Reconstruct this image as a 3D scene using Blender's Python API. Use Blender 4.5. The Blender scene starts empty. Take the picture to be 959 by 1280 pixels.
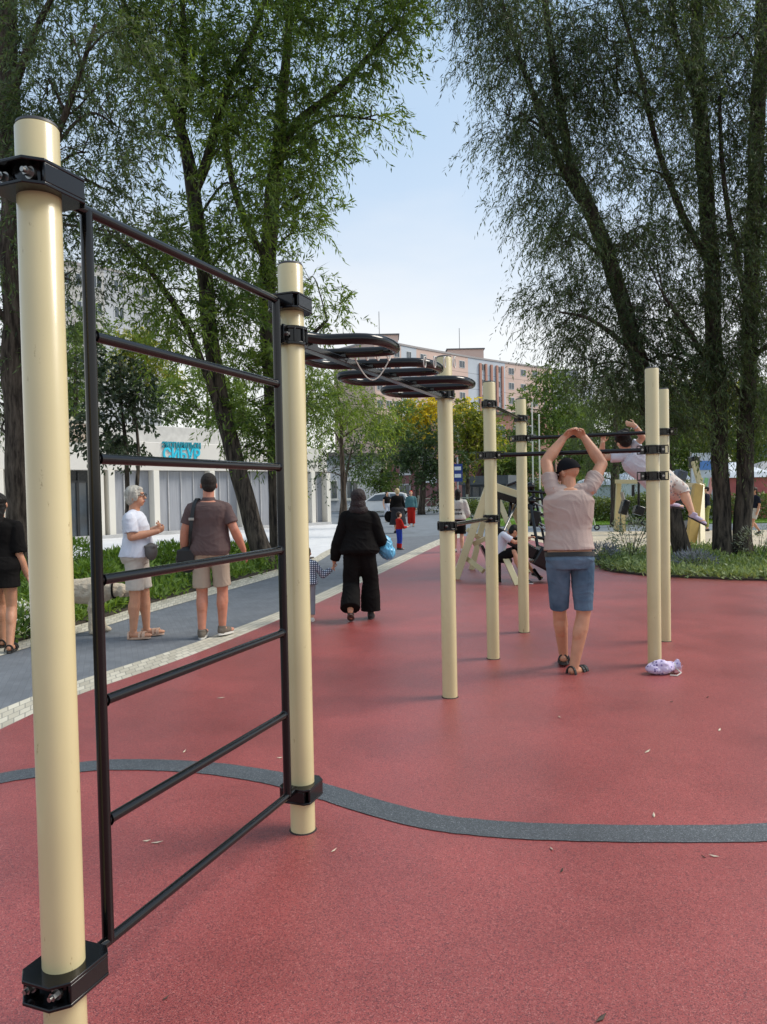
import bpy, bmesh, math, random
import numpy as np
from mathutils import Vector, Matrix, noise

random.seed(7)
RNG = np.random.default_rng(11)
SC = bpy.context.scene
COL = SC.collection
V = Vector

# ------------------------------------------------------------------ camera model (real place, metres)
FPX = 938.0; PITCH = math.radians(1.593); ROLL = math.radians(1.135); CH = 1.6
_F = V((0, math.cos(PITCH), -math.sin(PITCH))); _U = V((0, math.sin(PITCH), math.cos(PITCH))); _X = V((1, 0, 0))
_R = _X * math.cos(ROLL) - _U * math.sin(ROLL)
_UP = _X * math.sin(ROLL) + _U * math.cos(ROLL)
def ray(px, py): return _F * FPX + _R * (px - 480) + _UP * (640 - py)
def g(px, py, z=0.0):
    d = ray(px, py); return V((0, 0, CH)) + d * ((z - CH) / d.z)
def at(px, py, Y):
    d = ray(px, py); return V((0, 0, CH)) + d * (Y / d.y)

cam_d = bpy.data.cameras.new('camera'); cam = bpy.data.objects.new('camera', cam_d); COL.objects.link(cam)
cam_d.sensor_fit = 'VERTICAL'; cam_d.sensor_height = 36.0; cam_d.lens = FPX / 1280 * 36.0
cam_d.clip_start = 0.05; cam_d.clip_end = 3000
_m = Matrix((_R, _UP, -_F)).transposed().to_4x4(); _m.translation = V((0, 0, CH)); cam.matrix_world = _m
SC.camera = cam

# ------------------------------------------------------------------ materials
def lin(h):
    h = h.lstrip('#'); o = []
    for i in (0, 2, 4):
        c = int(h[i:i + 2], 16) / 255; o.append(c / 12.92 if c <= .04045 else ((c + .055) / 1.055) ** 2.4)
    return tuple(o)
def rgba(c): return (c[0], c[1], c[2], 1)
MATS = {}
def M(name, col, rough=.6, var=.12, vs=4.0, bump=0.0, bs=60.0, metal=0.0, spec=.5, coat=0.0, col2=None, stretch=None):
    if name in MATS: return MATS[name]
    if isinstance(col, str): col = lin(col)
    m = bpy.data.materials.new(name); m.use_nodes = True; nt = m.node_tree; N = nt.nodes; L = nt.links
    b = N['Principled BSDF']; b.inputs['Roughness'].default_value = rough; b.inputs['Metallic'].default_value = metal
    b.inputs['Specular IOR Level'].default_value = spec; b.inputs['Coat Weight'].default_value = coat
    tc = N.new('ShaderNodeTexCoord'); src = tc.outputs['Object']
    if stretch:
        mp = N.new('ShaderNodeMapping'); mp.inputs['Scale'].default_value = stretch; L.new(src, mp.inputs['Vector']); src = mp.outputs['Vector']
    n = N.new('ShaderNodeTexNoise'); n.inputs['Scale'].default_value = vs; n.inputs['Detail'].default_value = 6; L.new(src, n.inputs['Vector'])
    r = N.new('ShaderNodeValToRGB'); r.color_ramp.elements[0].position = .3; r.color_ramp.elements[1].position = .7
    c2 = col2 if col2 else tuple(min(1, c * (1 + var)) for c in col)
    if isinstance(c2, str): c2 = lin(c2)
    r.color_ramp.elements[0].color = rgba(tuple(c * (1 - var) for c in col)) if not col2 else rgba(col)
    r.color_ramp.elements[1].color = rgba(c2)
    L.new(n.outputs['Fac'], r.inputs['Fac']); L.new(r.outputs['Color'], b.inputs['Base Color'])
    if bump:
        n2 = N.new('ShaderNodeTexNoise'); n2.inputs['Scale'].default_value = bs; n2.inputs['Detail'].default_value = 5; L.new(src, n2.inputs['Vector'])
        bp = N.new('ShaderNodeBump'); bp.inputs['Strength'].default_value = bump; bp.inputs['Distance'].default_value = .02
        L.new(n2.outputs['Fac'], bp.inputs['Height']); L.new(bp.outputs['Normal'], b.inputs['Normal'])
    MATS[name] = m; return m

def rubber(name, dark, mid, light, rough=.55):
    m = bpy.data.materials.new(name); m.use_nodes = True; nt = m.node_tree; N = nt.nodes; L = nt.links; b = N['Principled BSDF']
    tc = N.new('ShaderNodeTexCoord'); s = tc.outputs['Object']
    vo = N.new('ShaderNodeTexVoronoi'); vo.inputs['Scale'].default_value = 260; L.new(s, vo.inputs['Vector'])
    sep = N.new('ShaderNodeSeparateColor'); L.new(vo.outputs['Color'], sep.inputs['Color'])
    r = N.new('ShaderNodeValToRGB'); e = r.color_ramp.elements
    e[0].position = 0; e[0].color = rgba(dark); e[1].position = 1; e[1].color = rgba(light)
    for p, c in ((.20, dark), (.30, mid), (.84, mid)):
        x = e.new(p); x.color = rgba(c)
    L.new(sep.outputs['Red'], r.inputs['Fac'])
    # broad wear and faint dirt
    n = N.new('ShaderNodeTexNoise'); n.inputs['Scale'].default_value = .9; n.inputs['Detail'].default_value = 7; n.inputs['Roughness'].default_value = .6; L.new(s, n.inputs['Vector'])
    r2 = N.new('ShaderNodeValToRGB'); r2.color_ramp.elements[0].position = .32; r2.color_ramp.elements[1].position = .72
    r2.color_ramp.elements[0].color = (.74, .73, .73, 1); r2.color_ramp.elements[1].color = (1.17, 1.17, 1.16, 1); L.new(n.outputs['Fac'], r2.inputs['Fac'])
    mx = N.new('ShaderNodeMix'); mx.data_type = 'RGBA'; mx.blend_type = 'MULTIPLY'; mx.inputs['Factor'].default_value = 1
    L.new(r.outputs['Color'], mx.inputs[6]); L.new(r2.outputs['Color'], mx.inputs[7])
    n3 = N.new('ShaderNodeTexNoise'); n3.inputs['Scale'].default_value = 7; n3.inputs['Detail'].default_value = 8; L.new(s, n3.inputs['Vector'])
    r3 = N.new('ShaderNodeValToRGB'); r3.color_ramp.elements[0].position = .62; r3.color_ramp.elements[1].position = .8
    r3.color_ramp.elements[0].color = (1, 1, 1, 1); r3.color_ramp.elements[1].color = (.82, .8, .8, 1); L.new(n3.outputs['Fac'], r3.inputs['Fac'])
    mx2 = N.new('ShaderNodeMix'); mx2.data_type = 'RGBA'; mx2.blend_type = 'MULTIPLY'; mx2.inputs['Factor'].default_value = 1
    L.new(mx.outputs[2], mx2.inputs[6]); L.new(r3.outputs['Color'], mx2.inputs[7])
    L.new(mx2.outputs[2], b.inputs['Base Color'])
    rr = N.new('ShaderNodeMapRange'); rr.inputs['To Min'].default_value = rough - .1; rr.inputs['To Max'].default_value = rough + .12
    L.new(n.outputs['Fac'], rr.inputs['Value']); L.new(rr.outputs['Result'], b.inputs['Roughness'])
    bp = N.new('ShaderNodeBump'); bp.inputs['Strength'].default_value = .35; bp.inputs['Distance'].default_value = .004
    L.new(sep.outputs['Green'], bp.inputs['Height']); L.new(bp.outputs['Normal'], b.inputs['Normal'])
    b.inputs['Specular IOR Level'].default_value = .85
    MATS[name] = m; return m

def brickmat(name, c1, c2, mortar, sc, bw=.5, rh=.25, ms=.02, uv=True, rough=.8, rot=0.0, bump=.3, var=.25):
    m = bpy.data.materials.new(name); m.use_nodes = True; nt = m.node_tree; N = nt.nodes; L = nt.links; b = N['Principled BSDF']
    tc = N.new('ShaderNodeTexCoord'); mp = N.new('ShaderNodeMapping'); mp.inputs['Rotation'].default_value = (0, 0, rot)
    L.new(tc.outputs['UV' if uv else 'Object'], mp.inputs['Vector'])
    br = N.new('ShaderNodeTexBrick'); br.inputs['Scale'].default_value = sc; br.inputs['Brick Width'].default_value = bw; br.inputs['Row Height'].default_value = rh
    br.inputs['Mortar Size'].default_value = ms; br.inputs['Color1'].default_value = rgba(c1); br.inputs['Color2'].default_value = rgba(c2); br.inputs['Mortar'].default_value = rgba(mortar)
    L.new(mp.outputs['Vector'], br.inputs['Vector'])
    n = N.new('ShaderNodeTexNoise'); n.inputs['Scale'].default_value = 3; n.inputs['Detail'].default_value = 8; L.new(tc.outputs['Object'], n.inputs['Vector'])
    r = N.new('ShaderNodeMapRange'); r.inputs['To Min'].default_value = 1 - var; r.inputs['To Max'].default_value = 1 + var; L.new(n.outputs['Fac'], r.inputs['Value'])
    mx = N.new('ShaderNodeMix'); mx.data_type = 'RGBA'; mx.blend_type = 'MULTIPLY'; mx.inputs['Factor'].default_value = 1
    L.new(br.outputs['Color'], mx.inputs[6]); L.new(r.outputs['Result'], mx.inputs[7]); L.new(mx.outputs[2], b.inputs['Base Color'])
    bp = N.new('ShaderNodeBump'); bp.inputs['Strength'].default_value = bump; bp.inputs['Distance'].default_value = .01; bp.invert = True
    L.new(br.outputs['Fac'], bp.inputs['Height']); L.new(bp.outputs['Normal'], b.inputs['Normal'])
    b.inputs['Roughness'].default_value = rough
    MATS[name] = m; return m

def leafmat(name, dark, light, trans=.35, rough=.5):
    m = bpy.data.materials.new(name); m.use_nodes = True; nt = m.node_tree; N = nt.nodes; L = nt.links; b = N['Principled BSDF']
    if isinstance(dark, str): dark = lin(dark)
    if isinstance(light, str): light = lin(light)
    a = N.new('ShaderNodeAttribute'); a.attribute_name = 'tint'
    r = N.new('ShaderNodeValToRGB'); r.color_ramp.elements[0].color = rgba(dark); r.color_ramp.elements[1].color = rgba(light)
    L.new(a.outputs['Fac'], r.inputs['Fac']); L.new(r.outputs['Color'], b.inputs['Base Color'])
    b.inputs['Roughness'].default_value = rough; b.inputs['Specular IOR Level'].default_value = .35
    t = N.new('ShaderNodeBsdfTranslucent'); g2 = N.new('ShaderNodeMix'); g2.data_type = 'RGBA'; g2.blend_type = 'MULTIPLY'; g2.inputs['Factor'].default_value = 1
    L.new(r.outputs['Color'], g2.inputs[6]); g2.inputs[7].default_value = (1.5, 1.45, .55, 1); L.new(g2.outputs[2], t.inputs['Color'])
    mx = N.new('ShaderNodeMixShader'); mx.inputs['Fac'].default_value = trans
    L.new(b.outputs['BSDF'], mx.inputs[1]); L.new(t.outputs['BSDF'], mx.inputs[2]); L.new(mx.outputs['Shader'], N['Material Output'].inputs['Surface'])
    MATS[name] = m; return m

def barkmat(name, c1, c2):
    m = bpy.data.materials.new(name); m.use_nodes = True; nt = m.node_tree; N = nt.nodes; L = nt.links; b = N['Principled BSDF']
    tc = N.new('ShaderNodeTexCoord'); mp = N.new('ShaderNodeMapping'); mp.inputs['Scale'].default_value = (14, 14, 2.2); L.new(tc.outputs['Object'], mp.inputs['Vector'])
    n = N.new('ShaderNodeTexNoise'); n.inputs['Scale'].default_value = 1; n.inputs['Detail'].default_value = 8; n.inputs['Roughness'].default_value = .65; L.new(mp.outputs['Vector'], n.inputs['Vector'])
    r = N.new('ShaderNodeValToRGB'); r.color_ramp.elements[0].position = .38; r.color_ramp.elements[1].position = .66
    r.color_ramp.elements[0].color = rgba(lin(c1)); r.color_ramp.elements[1].color = rgba(lin(c2)); L.new(n.outputs['Fac'], r.inputs['Fac']); L.new(r.outputs['Color'], b.inputs['Base Color'])
    bp = N.new('ShaderNodeBump'); bp.inputs['Strength'].default_value = 1; bp.inputs['Distance'].default_value = .06; L.new(n.outputs['Fac'], bp.inputs['Height']); L.new(bp.outputs['Normal'], b.inputs['Normal'])
    b.inputs['Roughness'].default_value = .95; b.inputs['Specular IOR Level'].default_value = .15
    MATS[name] = m; return m

def patternmat(name, base, cols, scale, thr=.35):
    """small printed flowers / spots on cloth"""
    m = bpy.data.materials.new(name); m.use_nodes = True; nt = m.node_tree; N = nt.nodes; L = nt.links; b = N['Principled BSDF']
    tc = N.new('ShaderNodeTexCoord'); vo = N.new('ShaderNodeTexVoronoi'); vo.inputs['Scale'].default_value = scale; L.new(tc.outputs['Object'], vo.inputs['Vector'])
    sep = N.new('ShaderNodeSeparateColor'); L.new(vo.outputs['Color'], sep.inputs['Color'])
    r = N.new('ShaderNodeValToRGB'); r.color_ramp.interpolation = 'CONSTANT'
    e = r.color_ramp.elements; e[0].position = 0; e[0].color = rgba(lin(base)); e[1].position = .45; e[1].color = rgba(lin(cols[0]))
    for i, c in enumerate(cols[1:]):
        x = e.new(.65 + .18 * i); x.color = rgba(lin(c))
    L.new(sep.outputs['Red'], r.inputs['Fac'])
    lt = N.new('ShaderNodeMath'); lt.operation = 'LESS_THAN'; lt.inputs[1].default_value = thr; L.new(vo.outputs['Distance'], lt.inputs[0])
    mx = N.new('ShaderNodeMix'); mx.data_type = 'RGBA'; L.new(lt.outputs[0], mx.inputs['Factor']); mx.inputs[6].default_value = rgba(lin(base)); L.new(r.outputs['Color'], mx.inputs[7])
    L.new(mx.outputs[2], b.inputs['Base Color']); b.inputs['Roughness'].default_value = .85
    MATS[name] = m; return m

def checkmat(name, c1, c2, scale):
    m = bpy.data.materials.new(name); m.use_nodes = True; nt = m.node_tree; N = nt.nodes; L = nt.links; b = N['Principled BSDF']
    tc = N.new('ShaderNodeTexCoord'); out = []
    for d in ('X', 'Z'):
        w = N.new('ShaderNodeTexWave'); w.bands_direction = d; w.inputs['Scale'].default_value = scale; L.new(tc.outputs['Object'], w.inputs['Vector'])
        q = N.new('ShaderNodeMath'); q.operation = 'GREATER_THAN'; q.inputs[1].default_value = .68; L.new(w.outputs['Fac'], q.inputs[0]); out.append(q)
    mxm = N.new('ShaderNodeMath'); mxm.operation = 'MAXIMUM'; L.new(out[0].outputs[0], mxm.inputs[0]); L.new(out[1].outputs[0], mxm.inputs[1])
    mx = N.new('ShaderNodeMix'); mx.data_type = 'RGBA'; L.new(mxm.outputs[0], mx.inputs['Factor']); mx.inputs[6].default_value = rgba(lin(c1)); mx.inputs[7].default_value = rgba(lin(c2))
    L.new(mx.outputs[2], b.inputs['Base Color']); b.inputs['Roughness'].default_value = .9
    MATS[name] = m; return m

# ------------------------------------------------------------------ mesh builder
def frame_of(d):
    d = d.normalized(); a = V((0, 0, 1)) if abs(d.z) < .95 else V((1, 0, 0))
    x = d.cross(a).normalized(); return x, x.cross(d).normalized()
class MB:
    def __init__(s): s.v = []; s.f = []; s.uv = None
    def ring(s, pts): i = len(s.v); s.v += [V(p) for p in pts]; return list(range(i, i + len(pts)))
    def bridge(s, a, b):
        n = len(a)
        for k in range(n): s.f.append((a[k], a[(k + 1) % n], b[(k + 1) % n], b[k]))
    def loftpts(s, rings, caps=True):
        idx = [s.ring(r) for r in rings]
        for a, b in zip(idx, idx[1:]): s.bridge(a, b)
        if caps: s.f.append(tuple(reversed(idx[0]))); s.f.append(tuple(idx[-1]))
        return s
    def tube(s, pts, rad, n=12, caps=True, closed=False):
        pts = [V(p) for p in pts]
        if not hasattr(rad, '__len__'): rad = [rad] * len(pts)
        x, y = frame_of(pts[1] - pts[0]); rings = []
        for i, p in enumerate(pts):
            t = (pts[min(i + 1, len(pts) - 1)] - pts[max(i - 1, 0)])
            if t.length < 1e-9: t = V((0, 0, 1))
            t.normalize(); x = (x - t * x.dot(t)).normalized(); y = x.cross(t)
            rings.append([p + (x * math.cos(2 * math.pi * k / n) + y * math.sin(2 * math.pi * k / n)) * rad[i] for k in range(n)])
        return s.loftpts(rings, caps)
    def cone(s, a, b, ra, rb, n=16, r2=1.0):
        return s.tube([a, b], [ra, rb], n)
    def capsule(s, a, b, ra, rb, n=12):
        a = V(a); b = V(b); d = (b - a).normalized(); P = []; Rr = []
        for k in range(4): t = math.pi / 2 * k / 4; P.append(a - d * ra * math.cos(t)); Rr.append(max(1e-4, ra * math.sin(t)))
        P.append(a); Rr.append(ra); P.append(b); Rr.append(rb)
        for k in range(1, 5): t = math.pi / 2 * k / 4; P.append(b + d * rb * math.sin(t)); Rr.append(max(1e-4, rb * math.cos(t)))
        return s.tube(P, Rr, n)
    def box(s, c, size, rot=None):
        c = V(c); h = V(size) / 2; R3 = rot if rot else Matrix.Identity(3); i = len(s.v)
        for z in (-1, 1):
            for x, y in ((-1, -1), (1, -1), (1, 1), (-1, 1)): s.v.append(c + R3 @ V((x * h.x, y * h.y, z * h.z)))
        for f in ((3, 2, 1, 0), (4, 5, 6, 7), (0, 1, 5, 4), (1, 2, 6, 5), (2, 3, 7, 6), (3, 0, 4, 7)): s.f.append(tuple(i + k for k in f))
        return s
    def beam(s, a, b, w, h, up=V((0, 0, 1))):
        a = V(a); b = V(b); d = (b - a); L = d.length; d.normalize(); x = d.cross(V(up))
        x = x.normalized() if x.length > 1e-4 else V((1, 0, 0)); z = x.cross(d)
        return s.box((a + b) / 2, (w, L, h), Matrix((x, d, z)).transposed())
    def ell(s, c, r, rot=None, n=14, m=9):
        c = V(c); R3 = rot if rot else Matrix.Identity(3); rings = []
        for j in range(m + 1):
            t = math.pi * (j + .001 if j == 0 else j - .001 if j == m else j) / m
            rings.append([c + R3 @ V((r[0] * math.sin(t) * math.cos(2 * math.pi * k / n), r[1] * math.sin(t) * math.sin(2 * math.pi * k / n), -r[2] * math.cos(t))) for k in range(n)])
        return s.loftpts(rings)
    def prism(s, outline, z0, z1, org=V((0, 0, 0)), R3=None):
        R3 = R3 or Matrix.Identity(3)
        return s.loftpts([[V(org) + R3 @ V((p[0], p[1], z)) for p in outline] for z in (z0, z1)])
    def poly(s, pts):
        i = len(s.v); s.v += [V(p) for p in pts]; s.f.append(tuple(range(i, i + len(pts)))); return s
    def mesh(s, name):
        me = bpy.data.meshes.new(name); me.from_pydata([tuple(p) for p in s.v], [], s.f); me.update(); return me
    def build(s, name, mat, parent=None, smooth=True, bevel=0.0, sharp=40):
        off = parent_origin(parent)
        for i, p in enumerate(s.v): s.v[i] = p - off
        me = s.mesh(name)
        bm = bmesh.new(); bm.from_mesh(me); bmesh.ops.recalc_face_normals(bm, faces=bm.faces); bm.to_mesh(me); bm.free()
        return link(name, me, mat, parent, smooth, bevel, sharp)
def parent_origin(p):
    o = V((0, 0, 0))
    while p is not None: o += p.location; p = p.parent
    return o
def link(name, me, mat, parent=None, smooth=True, bevel=0.0, sharp=40):
    o = bpy.data.objects.new(name, me); COL.objects.link(o)
    if mat: me.materials.append(mat)
    if smooth:
        me.polygons.foreach_set('use_smooth', [True] * len(me.polygons))
        if sharp: me.set_sharp_from_angle(angle=math.radians(sharp))
    if bevel:
        b = o.modifiers.new('bevel', 'BEVEL'); b.width = bevel; b.segments = 2; b.limit_method = 'ANGLE'; b.angle_limit = math.radians(35); b.harden_normals = False
    if parent: o.parent = parent
    return o
def tag(o, label=None, cat=None, group=None, kind=None):
    if label: o['label'] = label
    if cat: o['category'] = cat
    if group: o['group'] = group
    if kind: o['kind'] = kind
    return o
def thing(name, label, cat, loc=(0, 0, 0), group=None):
    o = bpy.data.objects.new(name, None); COL.objects.link(o); o.location = loc; o.empty_display_size = .2
    return tag(o, label, cat, group)
def fuse(mb, voxel, it=3, fac=.5, wr=0.0, wf=9.0, seed=0.0):
    """one continuous surface out of overlapping closed shapes"""
    me = mb.mesh('tmp'); o = bpy.data.objects.new('tmp', me); COL.objects.link(o)
    r = o.modifiers.new('r', 'REMESH'); r.mode = 'VOXEL'; r.voxel_size = voxel
    s = o.modifiers.new('s', 'SMOOTH'); s.iterations = it; s.factor = fac
    dg = bpy.context.evaluated_depsgraph_get(); dg.update()
    out = bpy.data.meshes.new_from_object(o.evaluated_get(dg)); bpy.data.objects.remove(o); bpy.data.meshes.remove(me)
    if wr:
        n = len(out.vertices); co = np.empty(n * 3, np.float32); out.vertices.foreach_get('co', co); co = co.reshape(-1, 3)
        no = np.empty(n * 3, np.float32); out.vertex_normals.foreach_get('vector', no); no = no.reshape(-1, 3)
        for i in range(n):
            x, y, z = co[i]
            wv = noise.noise((x * 4 + seed, y * 4, z * 4)); q = noise.noise((x * wf * .8 + seed + wv, y * wf * .8, z * wf * 1.5 + x * wf * .9 + wv * 2)); q2 = noise.noise((x * wf * .45 - seed, y * wf * .45, z * wf * .5))
            co[i] += no[i] * wr * (max(0, 1 - abs(q) * 3.2) * .42 - .15 + q2 * 1.25)
        out.vertices.foreach_set('co', co.ravel()); out.update()
    return out

# ------------------------------------------------------------------ world and sun
SUN_EL = math.radians(46); SUN_AZ = math.radians(80)      # azimuth measured from +Y towards +X
w = bpy.data.worlds.new('World'); SC.world = w; w.use_nodes = True
N = w.node_tree.nodes; L = w.node_tree.links; bg = N['Background']
sky = N.new('ShaderNodeTexSky'); sky.sky_type = 'NISHITA'; sky.sun_disc = False; sky.sun_elevation = SUN_EL; sky.sun_rotation = SUN_AZ
sky.air_density = 1.0; sky.dust_density = 1.2; sky.ozone_density = 1.6; sky.altitude = 100
# thin high cloud: whitens the sky in soft streaks, more towards the horizon
tc = N.new('ShaderNodeTexCoord'); sp = N.new('ShaderNodeSeparateXYZ'); L.new(tc.outputs['Generated'], sp.inputs[0])
mp = N.new('ShaderNodeMapping'); mp.inputs['Scale'].default_value = (1.6, 1.6, 5); L.new(tc.outputs['Generated'], mp.inputs['Vector'])
cn = N.new('ShaderNodeTexNoise'); cn.inputs['Scale'].default_value = 2.2; cn.inputs['Detail'].default_value = 7; L.new(mp.outputs['Vector'], cn.inputs['Vector'])
# thin veil of high cloud: milky near the horizon, bluer overhead, in soft streaks
vr = N.new('ShaderNodeValToRGB'); e = vr.color_ramp.elements
e[0].position = 0; e[0].color = (1.0, .975, .95, 1); e[1].position = 1; e[1].color = (.62, .72, .88, 1)
for p_, c_ in ((.20, (.96, .95, .965)), (.36, (.60, .735, .93)), (.55, (.47, .65, .90))):
    x = e.new(p_); x.color = (c_[0], c_[1], c_[2], 1)
nz_ = N.new('ShaderNodeMath'); nz_.operation = 'MULTIPLY_ADD'; nz_.inputs[1].default_value = -.16; nz_.inputs[2].default_value = .08; L.new(cn.outputs['Fac'], nz_.inputs[0])
ad = N.new('ShaderNodeMath'); ad.operation = 'ADD'; ad.use_clamp = True; L.new(sp.outputs['Z'], ad.inputs[0]); L.new(nz_.outputs[0], ad.inputs[1]); L.new(ad.outputs[0], vr.inputs['Fac'])
vs = N.new('ShaderNodeMix'); vs.data_type = 'RGBA'; vs.blend_type = 'MULTIPLY'; vs.inputs['Factor'].default_value = 1; L.new(vr.outputs['Color'], vs.inputs[6]); vs.inputs[7].default_value = (4.05, 4.05, 3.85, 1)
cm = N.new('ShaderNodeMix'); cm.data_type = 'RGBA'; cm.inputs['Factor'].default_value = .85; L.new(sky.outputs['Color'], cm.inputs[6]); L.new(vs.outputs[2], cm.inputs[7])
L.new(cm.outputs[2], bg.inputs['Color']); bg.inputs['Strength'].default_value = .15
sd = bpy.data.lights.new('sun', 'SUN'); sd.energy = 2.0; sd.angle = math.radians(26); sd.color = (1, .93, .82)
so = bpy.data.objects.new('sun', sd); COL.objects.link(so)
sdir = V((math.sin(SUN_AZ) * math.cos(SUN_EL), math.cos(SUN_AZ) * math.cos(SUN_EL), math.sin(SUN_EL)))
so.rotation_euler = sdir.to_track_quat('Z', 'Y').to_euler(); so.location = (0, 0, 30)
SC.view_settings.view_transform = 'Standard'; SC.view_settings.look = 'None'; SC.view_settings.exposure = 0.78; SC.view_settings.gamma = 1
SC.view_settings.use_curve_mapping = False
SC.render.engine = 'CYCLES'; SC.cycles.max_bounces = 6; SC.cycles.diffuse_bounces = 3; SC.cycles.transmission_bounces = 4; SC.cycles.transparent_max_bounces = 6
SC.cycles.use_denoising = True
# ================================================================== GROUND
def curve(pts, k=8):
    pts = [V(p) for p in pts]; P = [pts[0] * 2 - pts[1]] + pts + [pts[-1] * 2 - pts[-2]]; out = []
    for i in range(1, len(P) - 2):
        a, b, c, d = P[i - 1:i + 3]
        for j in range(k):
            t = j / k; out.append(.5 * ((2 * b) + (c - a) * t + (2 * a - 5 * b + 4 * c - d) * t * t + (3 * b - a - 3 * c + d) * t ** 3))
    out.append(pts[-1]); return out
def sheet(name, pts, z, mat, kind='structure', thick=0.0):
    me = bpy.data.meshes.new(name); bm = bmesh.new()
    f = bm.faces.new([bm.verts.new((p[0], p[1], z)) for p in pts]); bm.normal_update()
    if f.normal.z < 0: f.normal_flip()
    if thick:
        r = bmesh.ops.extrude_face_region(bm, geom=[f]); vs = [v for v in r['geom'] if isinstance(v, bmesh.types.BMVert)]
        bmesh.ops.translate(bm, verts=vs, vec=(0, 0, thick))
    bmesh.ops.triangulate(bm, faces=bm.faces); bmesh.ops.recalc_face_normals(bm, faces=bm.faces) if thick else None
    bm.to_mesh(me); bm.free(); o = link(name, me, mat, smooth=False); o['kind'] = kind; return o
def ribbon(name, a, b, z, mat):
    me = bpy.data.meshes.new(name); bm = bmesh.new(); uvl = bm.loops.layers.uv.new('UVMap'); n = len(a); s = 0; prev = None; us = []
    for i in range(n):
        if i: s += (a[i] - a[i - 1]).length
        us.append(s)
    va = [bm.verts.new((p[0], p[1], z)) for p in a]; vb = [bm.verts.new((p[0], p[1], z)) for p in b]
    for i in range(n - 1):
        f = bm.faces.new((va[i], va[i + 1], vb[i + 1], vb[i])); wd = (a[i] - b[i]).length
        for lp, uv in zip(f.loops, ((us[i], 0), (us[i + 1], 0), (us[i + 1], .4), (us[i], .4))): lp[uvl].uv = uv
    bm.normal_update()
    for f in bm.faces:
        if f.normal.z < 0: f.normal_flip()
    bm.to_mesh(me); bm.free(); o = link(name, me, mat, smooth=False); o['kind'] = 'structure'; return o

m_red = rubber('red_rubber', (.16, .030, .032), (.315, .060, .055), (.45, .15, .13), .40)
m_stripe = rubber('grey_rubber', (.022, .026, .031), (.055, .066, .076), (.22, .24, .26))
m_beige = rubber('beige_rubber', (.40, .33, .22), (.55, .46, .32), (.7, .62, .48), .7)
m_asph = M('asphalt_grey', (.16, .18, .20), .85, .18, 1.5, .3, 90)
m_path = brickmat('path_pavers', (.118, .13, .146), (.14, .152, .168), (.112, .124, .138), 4.5, .5, .25, .012, uv=False, rot=math.radians(70), bump=.35, var=.3)
m_border = brickmat('cream_blocks', (.40, .365, .285), (.56, .52, .42), (.28, .265, .22), 7.5, .95, .75, .05, uv=True, bump=.5, var=.25)
m_plaza = brickmat('plaza_slabs', (.62, .62, .63), (.68, .68, .68), (.5, .5, .5), 1.2, .6, .6, .012, uv=False, rot=.4, bump=.2, var=.1)
m_soil = M('soil', (.045, .035, .025), .95, .4, 9, 1, 30)
m_lawn = M('lawn_green', (.085, .17, .022), .9, .3, 3, .8, 60, col2=(.13, .23, .035))

sheet('ground', [(-900, -300), (900, -300), (900, 1200), (-900, 1200)], -.012, m_asph)
red_in = curve([(-3.2, -6, 0), (-3.1, 0, 0), (-2.95, 3.4, 0)] + [g(*p) for p in ((0, 912), (100, 868), (250, 815), (390, 757), (480, 715), (548, 682))] + [(2.75, 25.8, 0)])
path_in = curve([(-3.55, -6, 0), (-3.45, 0, 0), (-3.22, 3.8, 0)] + [g(*p) for p in ((0, 887), (100, 850), (230, 808), (340, 768), (402, 741), (544, 676))] + [(2.85, 27.6, 0)])
bed_front = [g(745, 704), g(757, 713), g(800, 719), g(850, 722), g(958, 726), V((9, 11.6, 0)), V((14, 11.3, 0))]
red = list(red_in) + [V((4.4, 24.6, 0)), V((4.95, 18.2, 0)), V((4.6, 16.6, 0))] + curve(bed_front, 5) + [V((14, -6, 0))]
sheet('playground_surface', red, 0, m_red)
ribbon('path_border', red_in, path_in, 0.0, m_border)
lft_in = curve([(-5.2, -6, 0), (-4.8, 2, 0), (-4.35, 5.5, 0)] + [g(*p) for p in ((0, 820), (130, 783), (200, 762), (340, 722), (392, 705))] + [(-1.35, 20, 0), (-.9, 24.5, 0)])
lft_out = curve([(-5.45, -6, 0), (-5.05, 2, 0), (-4.58, 5.6, 0)] + [g(*p) for p in ((0, 809), (130, 772), (200, 751), (340, 713.5), (390, 698.5))] + [(-1.62, 20.2, 0), (-1.2, 24.5, 0)])
ribbon('kerb_strip', lft_in, lft_out, 0.0, m_border)
sheet('path', list(path_in) + list(reversed(lft_in)), -.004, m_path)
sheet('plaza', list(lft_out)[44:] + [V((-1.5, 30, 0)), V((-2.0, 37, 0)), V((-8, 44, 0)), V((-60, 44, 0)), V((-60, 13, 0)), V((-4.8, 13, 0))], -.008, m_plaza)
verge_edge = list(lft_out)[:58]
verge_back = [V((-2.4, 17.9, 0)), V((-3.6, 18.6, 0)), V((-6.2, 18.2, 0)), V((-7.2, 14, 0)), V((-8.2, 10, 0)), V((-9, -6, 0))]
verge_poly = [p.copy() for p in verge_edge] + verge_back
sheet('soil_bed', verge_poly, -.002, m_soil, thick=.03)
stripe = curve([(-3.3, 3.45, 0), (-2.75, 3.9, 0), (-2.22, 4.25, 0), (-1.9, 4.38, 0), (-1.6, 4.43, 0), (-1.11, 4.36, 0), (-.66, 4.18, 0), (-.37, 3.98, 0), (-.11, 3.78, 0), (.2, 3.58, 0), (.57, 3.47, 0), (1, 3.42, 0), (1.34, 3.4, 0), (1.73, 3.4, 0), (2.6, 3.5, 0), (4, 4.1, 0), (6, 5.6, 0), (9, 8.5, 0)], 26)
sa, sb = [], []
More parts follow.
